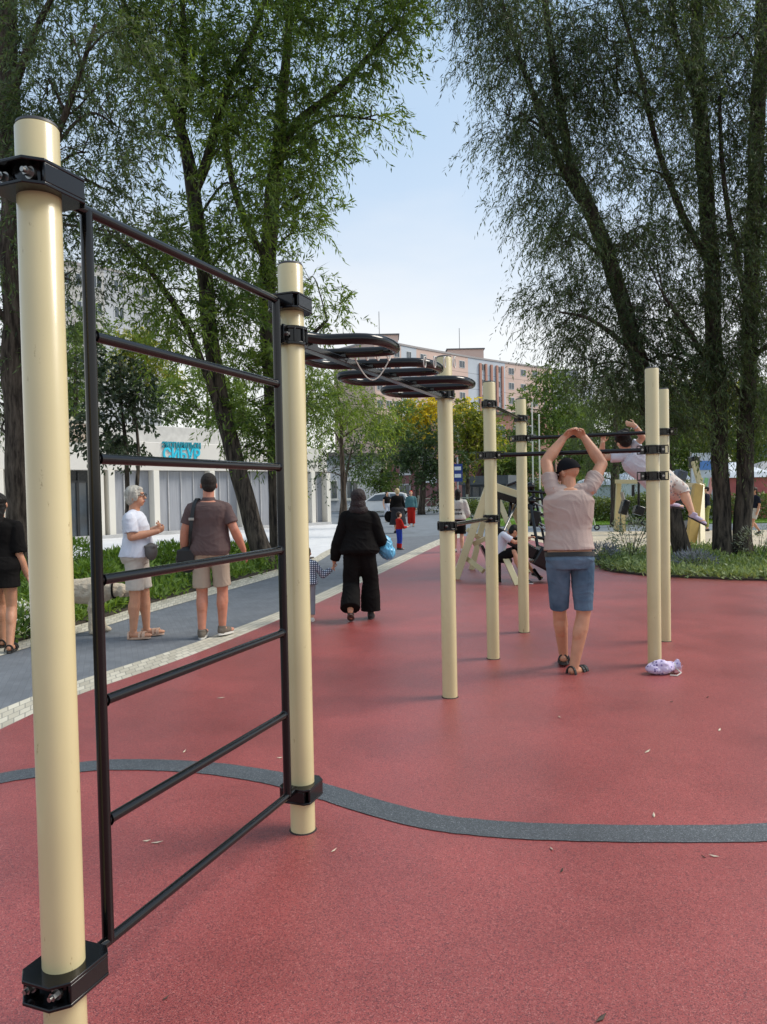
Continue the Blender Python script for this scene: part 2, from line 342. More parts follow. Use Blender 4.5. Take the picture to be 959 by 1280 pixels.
for i, p in enumerate(stripe):
    t = (stripe[min(i + 1, len(stripe) - 1)] - stripe[max(i - 1, 0)]).normalized(); nn = V((-t.y, t.x, 0)); jit = .004 * noise.noise(p * 17)
    sa.append(p + nn * (.087 + jit)); sb.append(p - nn * (.087 - jit))
k0 = next(i for i, p in enumerate(stripe) if p.x > -2.86)
ribbon('rubber_stripe', sa[k0:], sb[k0:], .004, m_stripe)
sheet('beige_safety_surface', [V((4.4, 24.6, 0)), V((4.95, 18.2, 0)), V((4.6, 16.5, 0)), V((9, 15, 0)), V((30, 13, 0)), V((30, 24.5, 0)), V((13, 26, 0)), V((5, 27.5, 0))], -.006, m_beige)
bedR = curve(bed_front, 5) + [V((30, 11, 0)), V((30, 15.5, 0)), V((14, 16.4, 0)), V((9, 17.2, 0)), V((6.9, 17.7, 0)), V((5.6, 17.5, 0)), V((4.7, 16.6, 0))]
sheet('soil_bed', bedR, -.003, m_soil, thick=.035)
sheet('lawn', [V((4.6, 32, 0)), V((16, 30.5, 0)), V((40, 27, 0)), V((60, 60, 0)), V((12, 60, 0)), V((5.2, 40, 0))], -.008, m_lawn, thick=.03)
sheet('lawn', [V((3.2, 38, 0)), V((3.9, 36, 0)), V((4.4, 37, 0)), V((5.0, 44, 0)), V((4.2, 46, 0)), V((3.2, 42, 0))], -.008, m_lawn, thick=.06)

# ---- leaf quads
def leaf_arrays(P, D, Nn, Ln, Wd):
    D = D / np.linalg.norm(D, axis=1, keepdims=True); S = np.cross(D, Nn); S /= np.maximum(np.linalg.norm(S, axis=1, keepdims=True), 1e-6)
    Ln = Ln[:, None]; Wd = Wd[:, None]; U = np.cross(S, D)
    return np.stack([P, P + D * Ln * .42 + S * Wd * .5 - U * Ln * .03, P + D * Ln - U * Ln * .1, P + D * Ln * .42 - S * Wd * .5 - U * Ln * .03], 1).reshape(-1, 3)
def leaf_object(name, verts, tint, mat, parent=None):
    n = len(verts) // 4; off = np.array(parent_origin(parent)); me = bpy.data.meshes.new(name)
    me.vertices.add(4 * n); me.vertices.foreach_set('co', (verts - off).astype(np.float32).ravel())
    me.loops.add(4 * n); me.loops.foreach_set('vertex_index', np.arange(4 * n, dtype=np.int32))
    me.polygons.add(n); me.polygons.foreach_set('loop_start', np.arange(0, 4 * n, 4, dtype=np.int32))
    me.update(calc_edges=True)
    a = me.attributes.new('tint', 'FLOAT', 'FACE'); a.data.foreach_set('value', np.clip(tint, 0, 1).astype(np.float32))
    o = bpy.data.objects.new(name, me); COL.objects.link(o); me.materials.append(mat)
    if parent: o.parent = parent
    return o
def rnd_dirs(n, up=0.0):
    d = RNG.normal(size=(n, 3)); d[:, 2] += up; return d / np.linalg.norm(d, axis=1, keepdims=True)
def in_poly(x, y, poly):
    c = np.zeros(len(x), bool); n = len(poly)
    for i in range(n):
        x1, y1 = poly[i][0], poly[i][1]; x2, y2 = poly[i - 1][0], poly[i - 1][1]
        if y1 == y2: continue
        c ^= ((y1 > y) != (y2 > y)) & (x < (x2 - x1) * (y - y1) / (y2 - y1) + x1)
    return c
def poly_points(poly, n, box=None):
    xs = [p[0] for p in poly]; ys = [p[1] for p in poly]; b = box or (min(xs), max(xs), min(ys), max(ys)); out = np.zeros((0, 2))
    while len(out) < n:
        q = np.stack([RNG.uniform(b[0], b[1], n), RNG.uniform(b[2], b[3], n)], 1); out = np.vstack([out, q[in_poly(q[:, 0], q[:, 1], poly)]])
    return out[:n]
def nz(p, s, seed=0): return np.array([noise.noise((a * s + seed, b * s, seed)) for a, b in p])
def cover(name, poly, n, mat, hgt, L, Wd, box=None, up=.8, label=None, per=9, flower=None):
    q = poly_points(poly, n, box); h = hgt * np.clip(.55 + 1.0 * nz(q, .8, 3.1) + .25 * RNG.normal(size=n), .12, 1.6)
    P = np.repeat(np.column_stack([q, np.full(n, .02)]), per, 0); hh = np.repeat(h, per); m = n * per
    P[:, :2] += RNG.normal(size=(m, 2)) * .07; P[:, 2] += RNG.uniform(0, 1, m) * hh
    D = rnd_dirs(m, up); Nn = rnd_dirs(m, .6); tint = np.repeat(.45 + .5 * nz(q, 1.1, 7.7), per) + .22 * RNG.normal(size=m)
    v = leaf_arrays(P, D, Nn, L * RNG.uniform(.6, 1.3, m), Wd * RNG.uniform(.7, 1.3, m))
    o = leaf_object(name, v, tint, mat); o['kind'] = 'stuff'
    if label: o['label'] = label
    return o
lm_cover = leafmat('verge_leaf', (.045, .10, .018), (.23, .34, .06), .35)
lm_pale = leafmat('pale_leaf', (.07, .125, .04), (.33, .40, .17), .25)
lm_silver = leafmat('silver_leaf', (.10, .13, .09), (.34, .38, .30), .2)
lm_lav = leafmat('lavender_leaf', (.07, .09, .10), (.26, .28, .40), .2)
lm_white = leafmat('white_petal', (.55, .58, .55), (.8, .8, .78), .3)
vb = [p for p in verge_poly]
cover('ground_cover', vb, 5200, lm_cover, .30, .15, .035, box=(-8.5, -2.2, 7.0, 18.4), label='green leafy ground cover in the bed beside the path')
cover('ground_cover', bedR, 4200, lm_pale, .20, .12, .03, box=(4, 11.5, 11.2, 17.6), label='pale green ground cover under the right hand trees')
def small_shrub(name, label, cat, c, r, h, mat, n=900, L=.09, W=.022, group=None, stems=True, smat=None):
    t = thing(name, label, cat, c, group); c = V(c)
    u = rnd_dirs(n, .2); rad = RNG.uniform(.35, 1, n) ** .6
    P = np.array(c) + np.column_stack([u[:, 0] * r * rad, u[:, 1] * r * rad, h * .52 + u[:, 2] * h * .5 * rad]); P[:, 2] = np.maximum(P[:, 2], .03)
    D = u + RNG.normal(size=(n, 3)) * .6; D[:, 2] += .4
    leaf_object('foliage', leaf_arrays(P, D, rnd_dirs(n, .5), L * RNG.uniform(.6, 1.3, n), W * RNG.uniform(.7, 1.3, n)), .5 + .3 * RNG.normal(size=n), mat, t)
    if stems:
        m = MB()
        for k in range(9):
            a = k * 2.4; m.tube([c + V((0, 0, .0)), c + V((math.cos(a) * r * .35, math.sin(a) * r * .35, h * .45)), c + V((math.cos(a) * r * .7, math.sin(a) * r * .7, h * .9))], [.008, .006, .003], 5)
        m.build('stem', M('twig_brown', (.06, .045, .03), .9), t)
    return t
small_shrub('shrub', 'tall silvery shrub with loose stems in front of the sand coloured surface', 'shrub', g(790, 701), .55, .95, lm_silver, 800, .07, .03)
small_shrub('shrub', 'pale feathery shrub at the right edge beside the twin trunks', 'shrub', g(950, 702), .5, .75, lm_silver, 700, .08, .012)
small_shrub('lavender', 'bluish lavender clump at the left tip of the planting bed', 'plant', g(752, 705), .38, .42, lm_lav, 900, .11, .014)
small_shrub('lavender', 'bluish lavender clump in front of the leaning trunk', 'plant', g(868, 714), .42, .36, lm_lav, 900, .11, .014)
small_shrub('flowering_plant', 'white flowering plant beside the woman in the black dress', 'plant', g(28, 797), .5, .42, lm_white, 420, .035, .03)
for i, (px, py, r, h) in enumerate(((118, 745, .42, .55), (215, 716, .5, .62), (252, 708, .55, .62), (300, 706, .5, .5), (90, 715, .6, .7), (150, 722, .5, .55))):
    small_shrub('shrub', ['low bright shrub in the verge above the dog', 'bright leafy shrub between the woman in white and the man in brown', 'bright leafy shrub directly behind the shoulder bag', 'bright leafy shrub at the foot of the leaning willow', 'bright leafy shrub in front of the pavilion door', 'bright leafy shrub in the verge behind the woman in white'][i], 'shrub', g(px, py), r, h, leafmat('shrub_leaf', (.06, .13, .018), (.24, .36, .06), .35) if 'shrub_leaf' not in MATS else MATS['shrub_leaf'], 1500, .11, .03, group='shrubs in the verge')
# grass fringe of the right lawn
fr = poly_points([(5, 31.5), (17, 30), (17, 36), (5, 36)], 9000); P = np.column_stack([fr, np.full(len(fr), .02)])
o = leaf_object('grass', leaf_arrays(P, rnd_dirs(len(P), 2.2), rnd_dirs(len(P)), np.full(len(P), .10), np.full(len(P), .02)), RNG.uniform(0, 1, len(P)), leafmat('grass_blade', (.09, .19, .025), (.2, .33, .05), .3)); o['kind'] = 'stuff'
# fallen bits on the rubber
m_leafbit = M('dry_leaf', (.55, .48, .36), .8, .25, 20); m_leafdark = M('dark_leaf', (.05, .035, .025), .8, .25, 20)
for i, (px, py, s, dk) in enumerate(((703, 1089, .035, 1), (880, 1072, .02, 1), (818, 1020, .045, 0), (690, 1062, .03, 0), (700, 897, .04, 0), (810, 940, .06, 0), (900, 913, .05, 0), (885, 872, .035, 1), (197, 1054, .045, 0), (418, 1064, .03, 0), (184, 1052, .03, 0), (277, 873, .05, 0), (231, 940, .04, 0), (893, 1071, .035, 0), (840, 878, .03, 1), (752, 1274, .05, 1), (350, 948, .03, 0), (208, 1249, .022, 1))):
    s *= .6; m = MB(); c = g(px, py); a = RNG.uniform(0, 6.28); d = V((math.cos(a), math.sin(a), 0)); e = V((-d.y, d.x, 0))
    top = [c - d * s + V((0, 0, .006)), c + e * s * .25 + V((0, 0, .004)), c + d * s + V((0, 0, .009)), c - e * s * .22 + V((0, 0, .005))]
    m.loftpts([[p - V((0, 0, .002)) for p in top], top])
    tag(m.build('fallen_leaf', m_leafdark if dk else m_leafbit, smooth=False), 'small dark dry leaf scrap lying on the red rubber floor' if dk else 'small pale dry leaf scrap lying on the red rubber floor', 'leaf', 'fallen leaf scraps on the rubber')

# ================================================================== WORKOUT FRAME
def creammat():
    m = M('cream_paint', (.585, .50, .275), .30, .05, 3, .03, 300, coat=.25); nt = m.node_tree; N = nt.nodes; L = nt.links; b = N['Principled BSDF']
    src = b.inputs['Base Color'].links[0].from_socket; tc = N.new('ShaderNodeTexCoord')
    mp = N.new('ShaderNodeMapping'); mp.inputs['Scale'].default_value = (18, 18, 7); L.new(tc.outputs['Object'], mp.inputs['Vector'])
    n = N.new('ShaderNodeTexNoise'); n.inputs['Scale'].default_value = 1; n.inputs['Detail'].default_value = 9; n.inputs['Roughness'].default_value = .75; L.new(mp.outputs['Vector'], n.inputs['Vector'])
    r = N.new('ShaderNodeValToRGB'); r.color_ramp.elements[0].position = .635; r.color_ramp.elements[1].position = .67; r.color_ramp.elements[0].color = (1, 1, 1, 1); r.color_ramp.elements[1].color = (.55, .48, .4, 1)
    L.new(n.outputs['Fac'], r.inputs['Fac'])
    mx = N.new('ShaderNodeMix'); mx.data_type = 'RGBA'; mx.blend_type = 'MULTIPLY'; mx.inputs['Factor'].default_value = 1; L.new(src, mx.inputs[6]); L.new(r.outputs['Color'], mx.inputs[7])
    # height and noise nodes for the foot, not linked to the colour
    sp = N.new('ShaderNodeSeparateXYZ'); L.new(tc.outputs['Object'], sp.inputs[0])
    n2 = N.new('ShaderNodeTexNoise'); n2.inputs['Scale'].default_value = 25; n2.inputs['Detail'].default_value = 6; L.new(tc.outputs['Object'], n2.inputs['Vector'])
    L.new(mx.outputs[2], b.inputs['Base Color']); return m
m_cream = creammat()
m_black = M('black_paint', (.0035, .0035, .004), .15, .2, 6, 0, 200, spec=.42)
m_bolt = M('zinc_bolt', (.35, .34, .32), .35, .15, 20, metal=1)
PR = .0585
POSTS = [(-.948, 2.129, 2.635), (-.412, 3.523, 2.656), (.486, 5.76, 2.61), (1.01, 7.045, 2.595), (1.539, 8.318, 2.58), (2.396, 6.665, 2.635), (2.875, 7.693, 2.58)]
P2D = [V((p[0], p[1], 0)) for p in POSTS]
rig = thing('workout_station', 'cream posts with black ladder, snaking overhead bar and pull-up bars on red rubber', 'exercise frame', (.9, 5.6, 0))
posts = []
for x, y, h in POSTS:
    m = MB(); m.tube([(x, y, -.02), (x, y, h - .006), (x, y, h)], [PR, PR, PR - .004], 40); po = m.build('post', m_cream, rig); posts.append(po); c = MB(); c.tube([(x, y, .0), (x, y, .005)], [PR + .007, PR + .004], 32); c.build('base_ring', M('joint_shade', (.03, .02, .02), .9), po)  # base_ring: dark joint whose colour also stands in for contact shadow
    c = MB(); c.tube([(x, y, h), (x, y, h + .008), (x, y, h + .012)], [PR - .002, PR - .004, PR - .012], 32); c.build('post_cap', M('cap_grey', (.05, .05, .05), .5), po)
def yaw(d): d = V((d[0], d[1], 0)).normalized(); return Matrix((d, V((-d.y, d.x, 0)), V((0, 0, 1)))).transposed()
def plate_clamp(i, z, d, big=.90):
    """thick two-plate octagonal clamp with bolt windows"""
    R3 = yaw(d); c = P2D[i] + V((0, 0, z)); lx, ly, ch = .118 * big, .098 * big, .045 * big
    out = [(-lx + ch, -ly), (lx - ch * .6, -ly), (lx, -ly + ch * .6), (lx, ly - ch * .6), (lx - ch * .6, ly), (-lx + ch, ly), (-lx, ly - ch), (-lx, -ly + ch)]
    p = posts[i]; ob = None
    m = MB(); m.prism(out, -.036, -.026, c, R3); m.prism(out, .026, .036, c, R3)
    for (a, b) in ((0, 1), (2, 3), (4, 5)):        # side walls between plates
        pa, pb = V(out[a] + (0,)), V(out[b] + (0,)); cc = (pa + pb) / 2; dd = (pb - pa); nn = V((dd.y, -dd.x, 0)).normalized(); R2 = yaw(R3 @ dd)
        m.box(c + R3 @ (cc - nn * .006), (dd.length, .011, .052), R2)
    m.tube([c - V((0, 0, .03)), c + V((0, 0, .03))], PR + .012, 28)
    ob = m.build('clamp', m_black, p, bevel=.0025)
    for s in (-1, 1):
        b = MB(); q = c + R3 @ V((-lx + .03, s * .045, 0)); ax = R3 @ V((-1, 0, 0)); b.tube([q, q + ax * .016], .012, 6); b.tube([q + ax * .016, q + ax * .026], .007, 10); b.tube([q - ax * .01, q], .017, 16); b.build('bolt', m_bolt, ob)
    return ob
def collar(i, z, d, ears=True, h=.07):
    R3 = yaw(d); c = P2D[i] + V((0, 0, z)); p = posts[i]; m = MB()
    for dz in (-h / 2, h / 2 - .014): m.tube([c + V((0, 0, dz)), c + V((0, 0, dz + .014))], PR + .016, 32)
    m.tube([c - V((0, 0, h / 2 - .013)), c + V((0, 0, h / 2 - .013))], PR + .007, 32)
    for k in range(10):
        a = math.tau * k / 10; u = V((math.cos(a), math.sin(a), 0)); m.box(c + u * (PR + .010), (.014, .010, h - .02), yaw(u))
    for s in (-1, 1):
        for t in (-1, 1): m.box(c + R3 @ V((s * (PR + .026), t * .011, 0)), (.04, .012, h), R3)
        if ears:
            q = c + R3 @ V((s * (PR + .05), 0, 0)); m.box(q + V((0, 0, h / 2 - .005)), (.05, .03, .01), R3); m.box(q - V((0, 0, h / 2 - .005)), (.05, .03, .01), R3); m.box(q + R3 @ V((s * .022, 0, 0)), (.008, .03, h - .022), R3)
    ob = m.build('clamp', m_black, p, bevel=.002)
    for s in (-1, 1):
        b = MB(); q = c + R3 @ V((s * (PR + .028), -.017, 0)); ax = R3 @ V((0, -1, 0)); b.tube([q, q + ax * .010], .011, 6); b.tube([q + ax * .01, q + ax * .017], .006, 8); b.build('bolt', m_bolt, ob)
    return ob
d12 = (P2D[1] - P2D[0]).normalized(); d23 = (P2D[2] - P2D[1]).normalized()
plate_clamp(0, 2.475, d12); plate_clamp(0, .225, -d12 if False else d12); plate_clamp(1, 2.475, -d12, .82); plate_clamp(1, .195, -d12, .82)
# ladder
lad = bpy.data.objects.new('ladder', None); COL.objects.link(lad); lad.parent = rig
RL, RR = V((-.883, 2.299, 0)), V((-.463, 3.390, 0)); ZT, ZS = 2.466, .3745
for b in (RL, RR):
    m = MB(); m.tube([b + V((0, 0, ZT - 6 * ZS)), b + V((0, 0, ZT))], .0185, 18); m.build('rail', m_black, lad)
for k in range(7):
    z = V((0, 0, ZT - k * ZS)); a, b = RL + z, RR + z
    if k in (0, 6): a = P2D[0] + d12 * .075 + z; b = P2D[1] - d12 * .07 + z
    m = MB(); m.tube([a, b], .0165, 18); ro = m.build('rung', m_black, lad)
    if 0 < k < 6:      # weld beads where the rung meets the rails
        for q, s in ((a + d12 * .017, 1), (b - d12 * .017, -1)): w_ = MB(); w_.tube([q, q + d12 * s * .006], [.0215, .0165], 16); w_.build('weld', m_black, ro)
# snaking overhead bar
ZB = 2.325; s0 = P2D[1]; nn = V((d23.y, -d23.x, 0)); mdir = nn + d23 * .26; HL = .40
collar(1, ZB, d23, False, .085); collar(2, ZB + .005, d23, False, .075)
sn = bpy.data.objects.new('serpentine_bar', None); COL.objects.link(sn); sn.parent = rig
m = MB(); m.beam(s0 + d23 * .07 + V((0, 0, ZB - .022)), P2D[2] - d23 * .065 + V((0, 0, ZB - .022)), .05, .03); m.build('spine_beam', m_black, sn, bevel=.003)
pts = []; sk = [1.52 + .38 * (k - 4.5) for k in range(1, 8)]; RZ = V((0, 0, ZB + .02)); rad = .19
pts.append(s0 + d23 * .07 + RZ); pts.append(s0 + d23 * (sk[0] - .02) + mdir * .06 + RZ)
side = 1
for k in range(6):
    a = sk[k]; b = sk[k + 1]; c = (a + b) / 2; ce = s0 + d23 * c + mdir * ((.295 if side > 0 else .25 if k == 1 else .36) - .13) * side + RZ; rr = (b - a) / 2
    pts.append(s0 + d23 * a + mdir * 0.1 * side + RZ)
    for j in range(13):
        t = math.pi * j / 12; t2 = -math.cos(t); ex = abs(t2) ** .75 * (1 if t2 > 0 else -1)
        pts.append(ce + d23 * rr * ex + mdir * side * .15 * math.sin(t) ** .75)
    pts.append(s0 + d23 * b + mdir * 0.1 * side + RZ)
    side = -side
pts.append(P2D[2] - d23 * .06 + RZ)
m = MB(); m.tube(pts, .027, 16); m.build('snake_tube', m_black, sn, sharp=60)
for k in range(7):
    m = MB(); m.box(s0 + d23 * min(sk[k], 2.33) + V((0, 0, ZB)), (.05, .05, .02), yaw(d23)); m.build('weld_plate', m_black, sn)
# straight bars
def straight(i, j, zi, zj, r=.0175):
    d = (P2D[j] - P2D[i]).normalized(); m = MB(); m.tube([P2D[i] + d * .07 + V((0, 0, zi)), P2D[j] - d * .07 + V((0, 0, zj))], r, 18); m.build('horizontal_bar', m_black, rig)
d45 = P2D[4] - P2D[3]; d46 = P2D[5] - P2D[3]; d57 = P2D[6] - P2D[4]; d34 = P2D[3] - P2D[2]
straight(2, 3, 1.325, 1.325); collar(2, 1.325, d34); collar(3, 1.325, d34)
straight(3, 4, 2.39, 2.37); collar(3, 2.39, d45); collar(4, 2.37, d45)
straight(3, 5, 1.915, 1.918, .02); collar(3, 1.915, d46); collar(5, 1.92, d46, True, .08)
straight(4, 6, 2.152, 2.148, .02); collar(4, 2.152, d57); collar(6, 2.148, d57)
collar(5, 1.687, V((1, -.25, 0)), True, .08)
# white cords knotted round the overhead bar
for i, (s, off) in enumerate(((.60, .05), (.95, .30))):
    m = MB()
    for k in range(4):
        c = s0 + d23 * (s + .02 * k) + mdir * (off + .05 * k) + RZ; pp = []
        for j in range(13):
            t = math.tau * j / 12; dip = .004
            pp.append(c + V((0, 0, -.0 - (dip if math.cos(t) < 0 else .0) + .030 * math.cos(t))) + d23 * .030 * math.sin(t) + mdir * .012 * j / 12)
        m.tube(pp, .0035, 6)
    if i == 0: m.tube([s0 + d23 * (s + .08 * j / 12) + mdir * (.05 + .15 * j / 12) + RZ + V((0, 0, -.03 - .11 * math.sin(math.pi * j / 12))) for j in range(13)], .0035, 6)
    tag(m.build('cord', M('white_cord', (.6, .58, .52), .9)), ['white cord with a hanging loop tied on the overhead bar nearest the tall ladder', 'white cord wound tightly round the overhead bar further from the ladder'][i], 'cord', 'cords tied on the overhead bar')
# pouch at the foot of the right front post
pc = g(826, 842)
m = MB(); m.ell(pc + V((0, 0, .05)), (.125, .075, .055)); m.ell(pc + V((.07, .01, .055)), (.07, .06, .05)); m.ell(pc + V((-.06, -.01, .045)), (.075, .065, .045)); m.tube([pc + V((.07, 0, .06)), pc + V((.115, 0, .062)), pc + V((.165, .01, .07))], [.035, .018, .05], 16); m.ell(pc + V((0, -.02, .075)), (.08, .05, .05))
fm = fuse(m, .008, 2, .5, .009, 22)
po = link('pouch', fm, patternmat('lilac_print', '#c9bcd8', ['#8d7bb0', '#e9e4ef', '#6a5a8c'], 46, .4)); q_ = [pc + V((.118, math.cos(a) * .026, .062 + math.sin(a) * .026)) for a in (math.tau * k / 14 for k in range(15))]; m = MB(); m.tube(q_ + [pc + V((.15, -.07, .02)), pc + V((.10, -.11, .008)), pc + V((.05, -.09, .008))], .006, 6); m.build('drawstring', M('white_cord', (.6, .58, .52), .9), po)
tag(po, 'lilac patterned drawstring pouch lying at the foot of the front right post', 'pouch')
m = MB(); m.box(g(847, 841) + V((0, 0, .03)), (.075, .03, .05), Matrix.Rotation(.3, 3, 'Z')); m.tube([pc + V((.10, 0, .06)), pc + V((.14, .01, .035)), g(847, 841) + V((-.02, 0, .04))], .005, 6); m.build('tag', M('pink_tag', (.68, .35, .36), .7), po, bevel=.004)

# ================================================================== PEOPLE
def skinmat(name, c):
    m = M(name, c, .5, .10, 14, .12, 220); b = m.node_tree.nodes['Principled BSDF']
    b.inputs['Subsurface Weight'].default_value = .12; b.inputs['Subsurface Radius'].default_value = (.02, .008, .004); return m
SK_TAN = skinmat('skin_tan', '#c08a6c'); SK_PALE = skinmat('skin_pale', '#d3a588'); SK_RED = skinmat('skin_ruddy', '#bb7d64')
m_eye = M('eye_white', (.75, .73, .7), .2); m_pupil = M('eye_dark', (.02, .015, .012), .2); m_lip = M('lip', '#a4564e', .45)
PROF = {'man': [(-.14, .078, .055, -.006), (0, .098, .068, -.006), (.2, .094, .067, .004), (.42, .090, .066, .008), (.65, .099, .066, .0), (.84, .103, .058, -.004), (.94, .080, .047, -.006), (1.0, .038, .036, -.002)],
        'woman': [(-.14, .080, .058, -.008), (0, .102, .070, -.008), (.2, .090, .062, .0), (.42, .078, .056, .002), (.65, .086, .064, .004), (.84, .090, .054, -.002), (.94, .068, .042, -.005), (1.0, .033, .032, -.002)],
        'child': [(-.14, .074, .056, -.004), (0, .090, .066, -.004), (.2, .086, .064, .004), (.42, .084, .064, .006), (.65, .090, .062, .0), (.84, .092, .055, -.003), (.94, .072, .045, -.005), (1.0, .036, .034, -.002)]}
def lerp(a, b, t): return a + (b - a) * t
def prof_at(pr, t):
    for a, b in zip(pr, pr[1:]):
        if t <= b[0]:
            k = max(0, (t - a[0]) / (b[0] - a[0])); return [lerp(a[i], b[i], k) for i in (1, 2, 3)]
    return list(pr[-1][1:])
class Fig: pass
def spine(F, t):
    P, C, Nk = F.J['pelvis'], F.J['chest'], F.J['neck']; c = C * 2 - (P + Nk) / 2
    if t < 0: return P + (c - P).normalized() * t * (Nk - P).length
    return P * (1 - t) ** 2 + c * 2 * t * (1 - t) + Nk * t * t
def torso(F, m, t0, t1, infl=0.0, k=11, flare=0.0, n=26, gx=1.0):
    rings = []
    for i in range(k):
        t = lerp(t0, t1, i / (k - 1)); p = spine(F, t); up = (spine(F, t + .02) - spine(F, t - .02)).normalized()
        r = lerp(F.rv0, F.rv1, max(0, min(1, t))); r = (r - up * r.dot(up)).normalized(); f = up.cross(r)
        a, b, yo = prof_at(F.prof, t); e = infl + flare * max(0, (.5 - t))
        a = a * F.h * F.g * gx + e; b = b * F.h * F.g + e + (F.belly * F.h * max(0, 1 - abs(t - .28) / .35)); yo = yo * F.h + F.belly * F.h * .6 * max(0, 1 - abs(t - .28) / .35)
        rings.append([p + f * yo + r * (a * abs(math.cos(q)) ** .85 * (1 if math.cos(q) > 0 else -1)) + f * (b * abs(math.sin(q)) ** .9 * (1 if math.sin(q) > 0 else -1)) for q in (math.tau * j / n for j in range(n))])
    m.loftpts(rings); return m
def hand(m, W, d, lat, pn, s, curl=.35, spread=.0):
    d = d.normalized(); lat = (lat - d * lat.dot(d)).normalized(); pn2 = d.cross(lat); pn = pn2 if pn2.dot(pn) > 0 else -pn2
    R3 = Matrix((lat, d, pn)).transposed(); m.ell(W + d * .048 * s, (.040 * s, .056 * s, .017 * s), R3, 12, 8)
    for i, ln in enumerate((.070, .079, .074, .058)):
        p = W + d * (.082 - .004 * abs(i - 1)) * s + lat * (.031 - .0205 * i) * s; a = curl * .5; fl = lat * (spread * (1.5 - i) * .1)
        for q, fr in enumerate((.42, .32, .26)):
            dd = (d * math.cos(a) + pn * math.sin(a) + fl).normalized(); e = p + dd * ln * fr * s; m.capsule(p, e, (.0092 - .001 * q) * s, (.0082 - .001 * q) * s, 8); p = e; a += curl
    p = W + d * .022 * s + lat * .030 * s; dd = (d * .62 + lat * .68 + pn * .35).normalized(); e = p + dd * .045 * s; m.capsule(p, e, .0125 * s, .0105 * s, 8)
    dd = (d * .85 + lat * (.25 - curl * .3) + pn * (.3 + curl * .3)).normalized(); m.capsule(e, e + dd * .036 * s, .0105 * s, .0085 * s, 8)
def headpos(F, v): return F.J['head'] + F.HM @ (V(v) * F.hs)
def lpart(name, mb, mat, parent, smooth=True, bevel=0):
    me = mb.mesh(name); bm = bmesh.new(); bm.from_mesh(me); bmesh.ops.recalc_face_normals(bm, faces=bm.faces); bm.to_mesh(me); bm.free()
    return link(name, me, mat, parent, smooth, bevel)
def fpart(F, name, mb, mat, vox=None, wr=0.0, it=3, wf=9.0):
    me = fuse(mb, vox or F.vox, it, .5, wr, wf, F.seed); return link(name, me, mat, F.o, True, 0, 80)
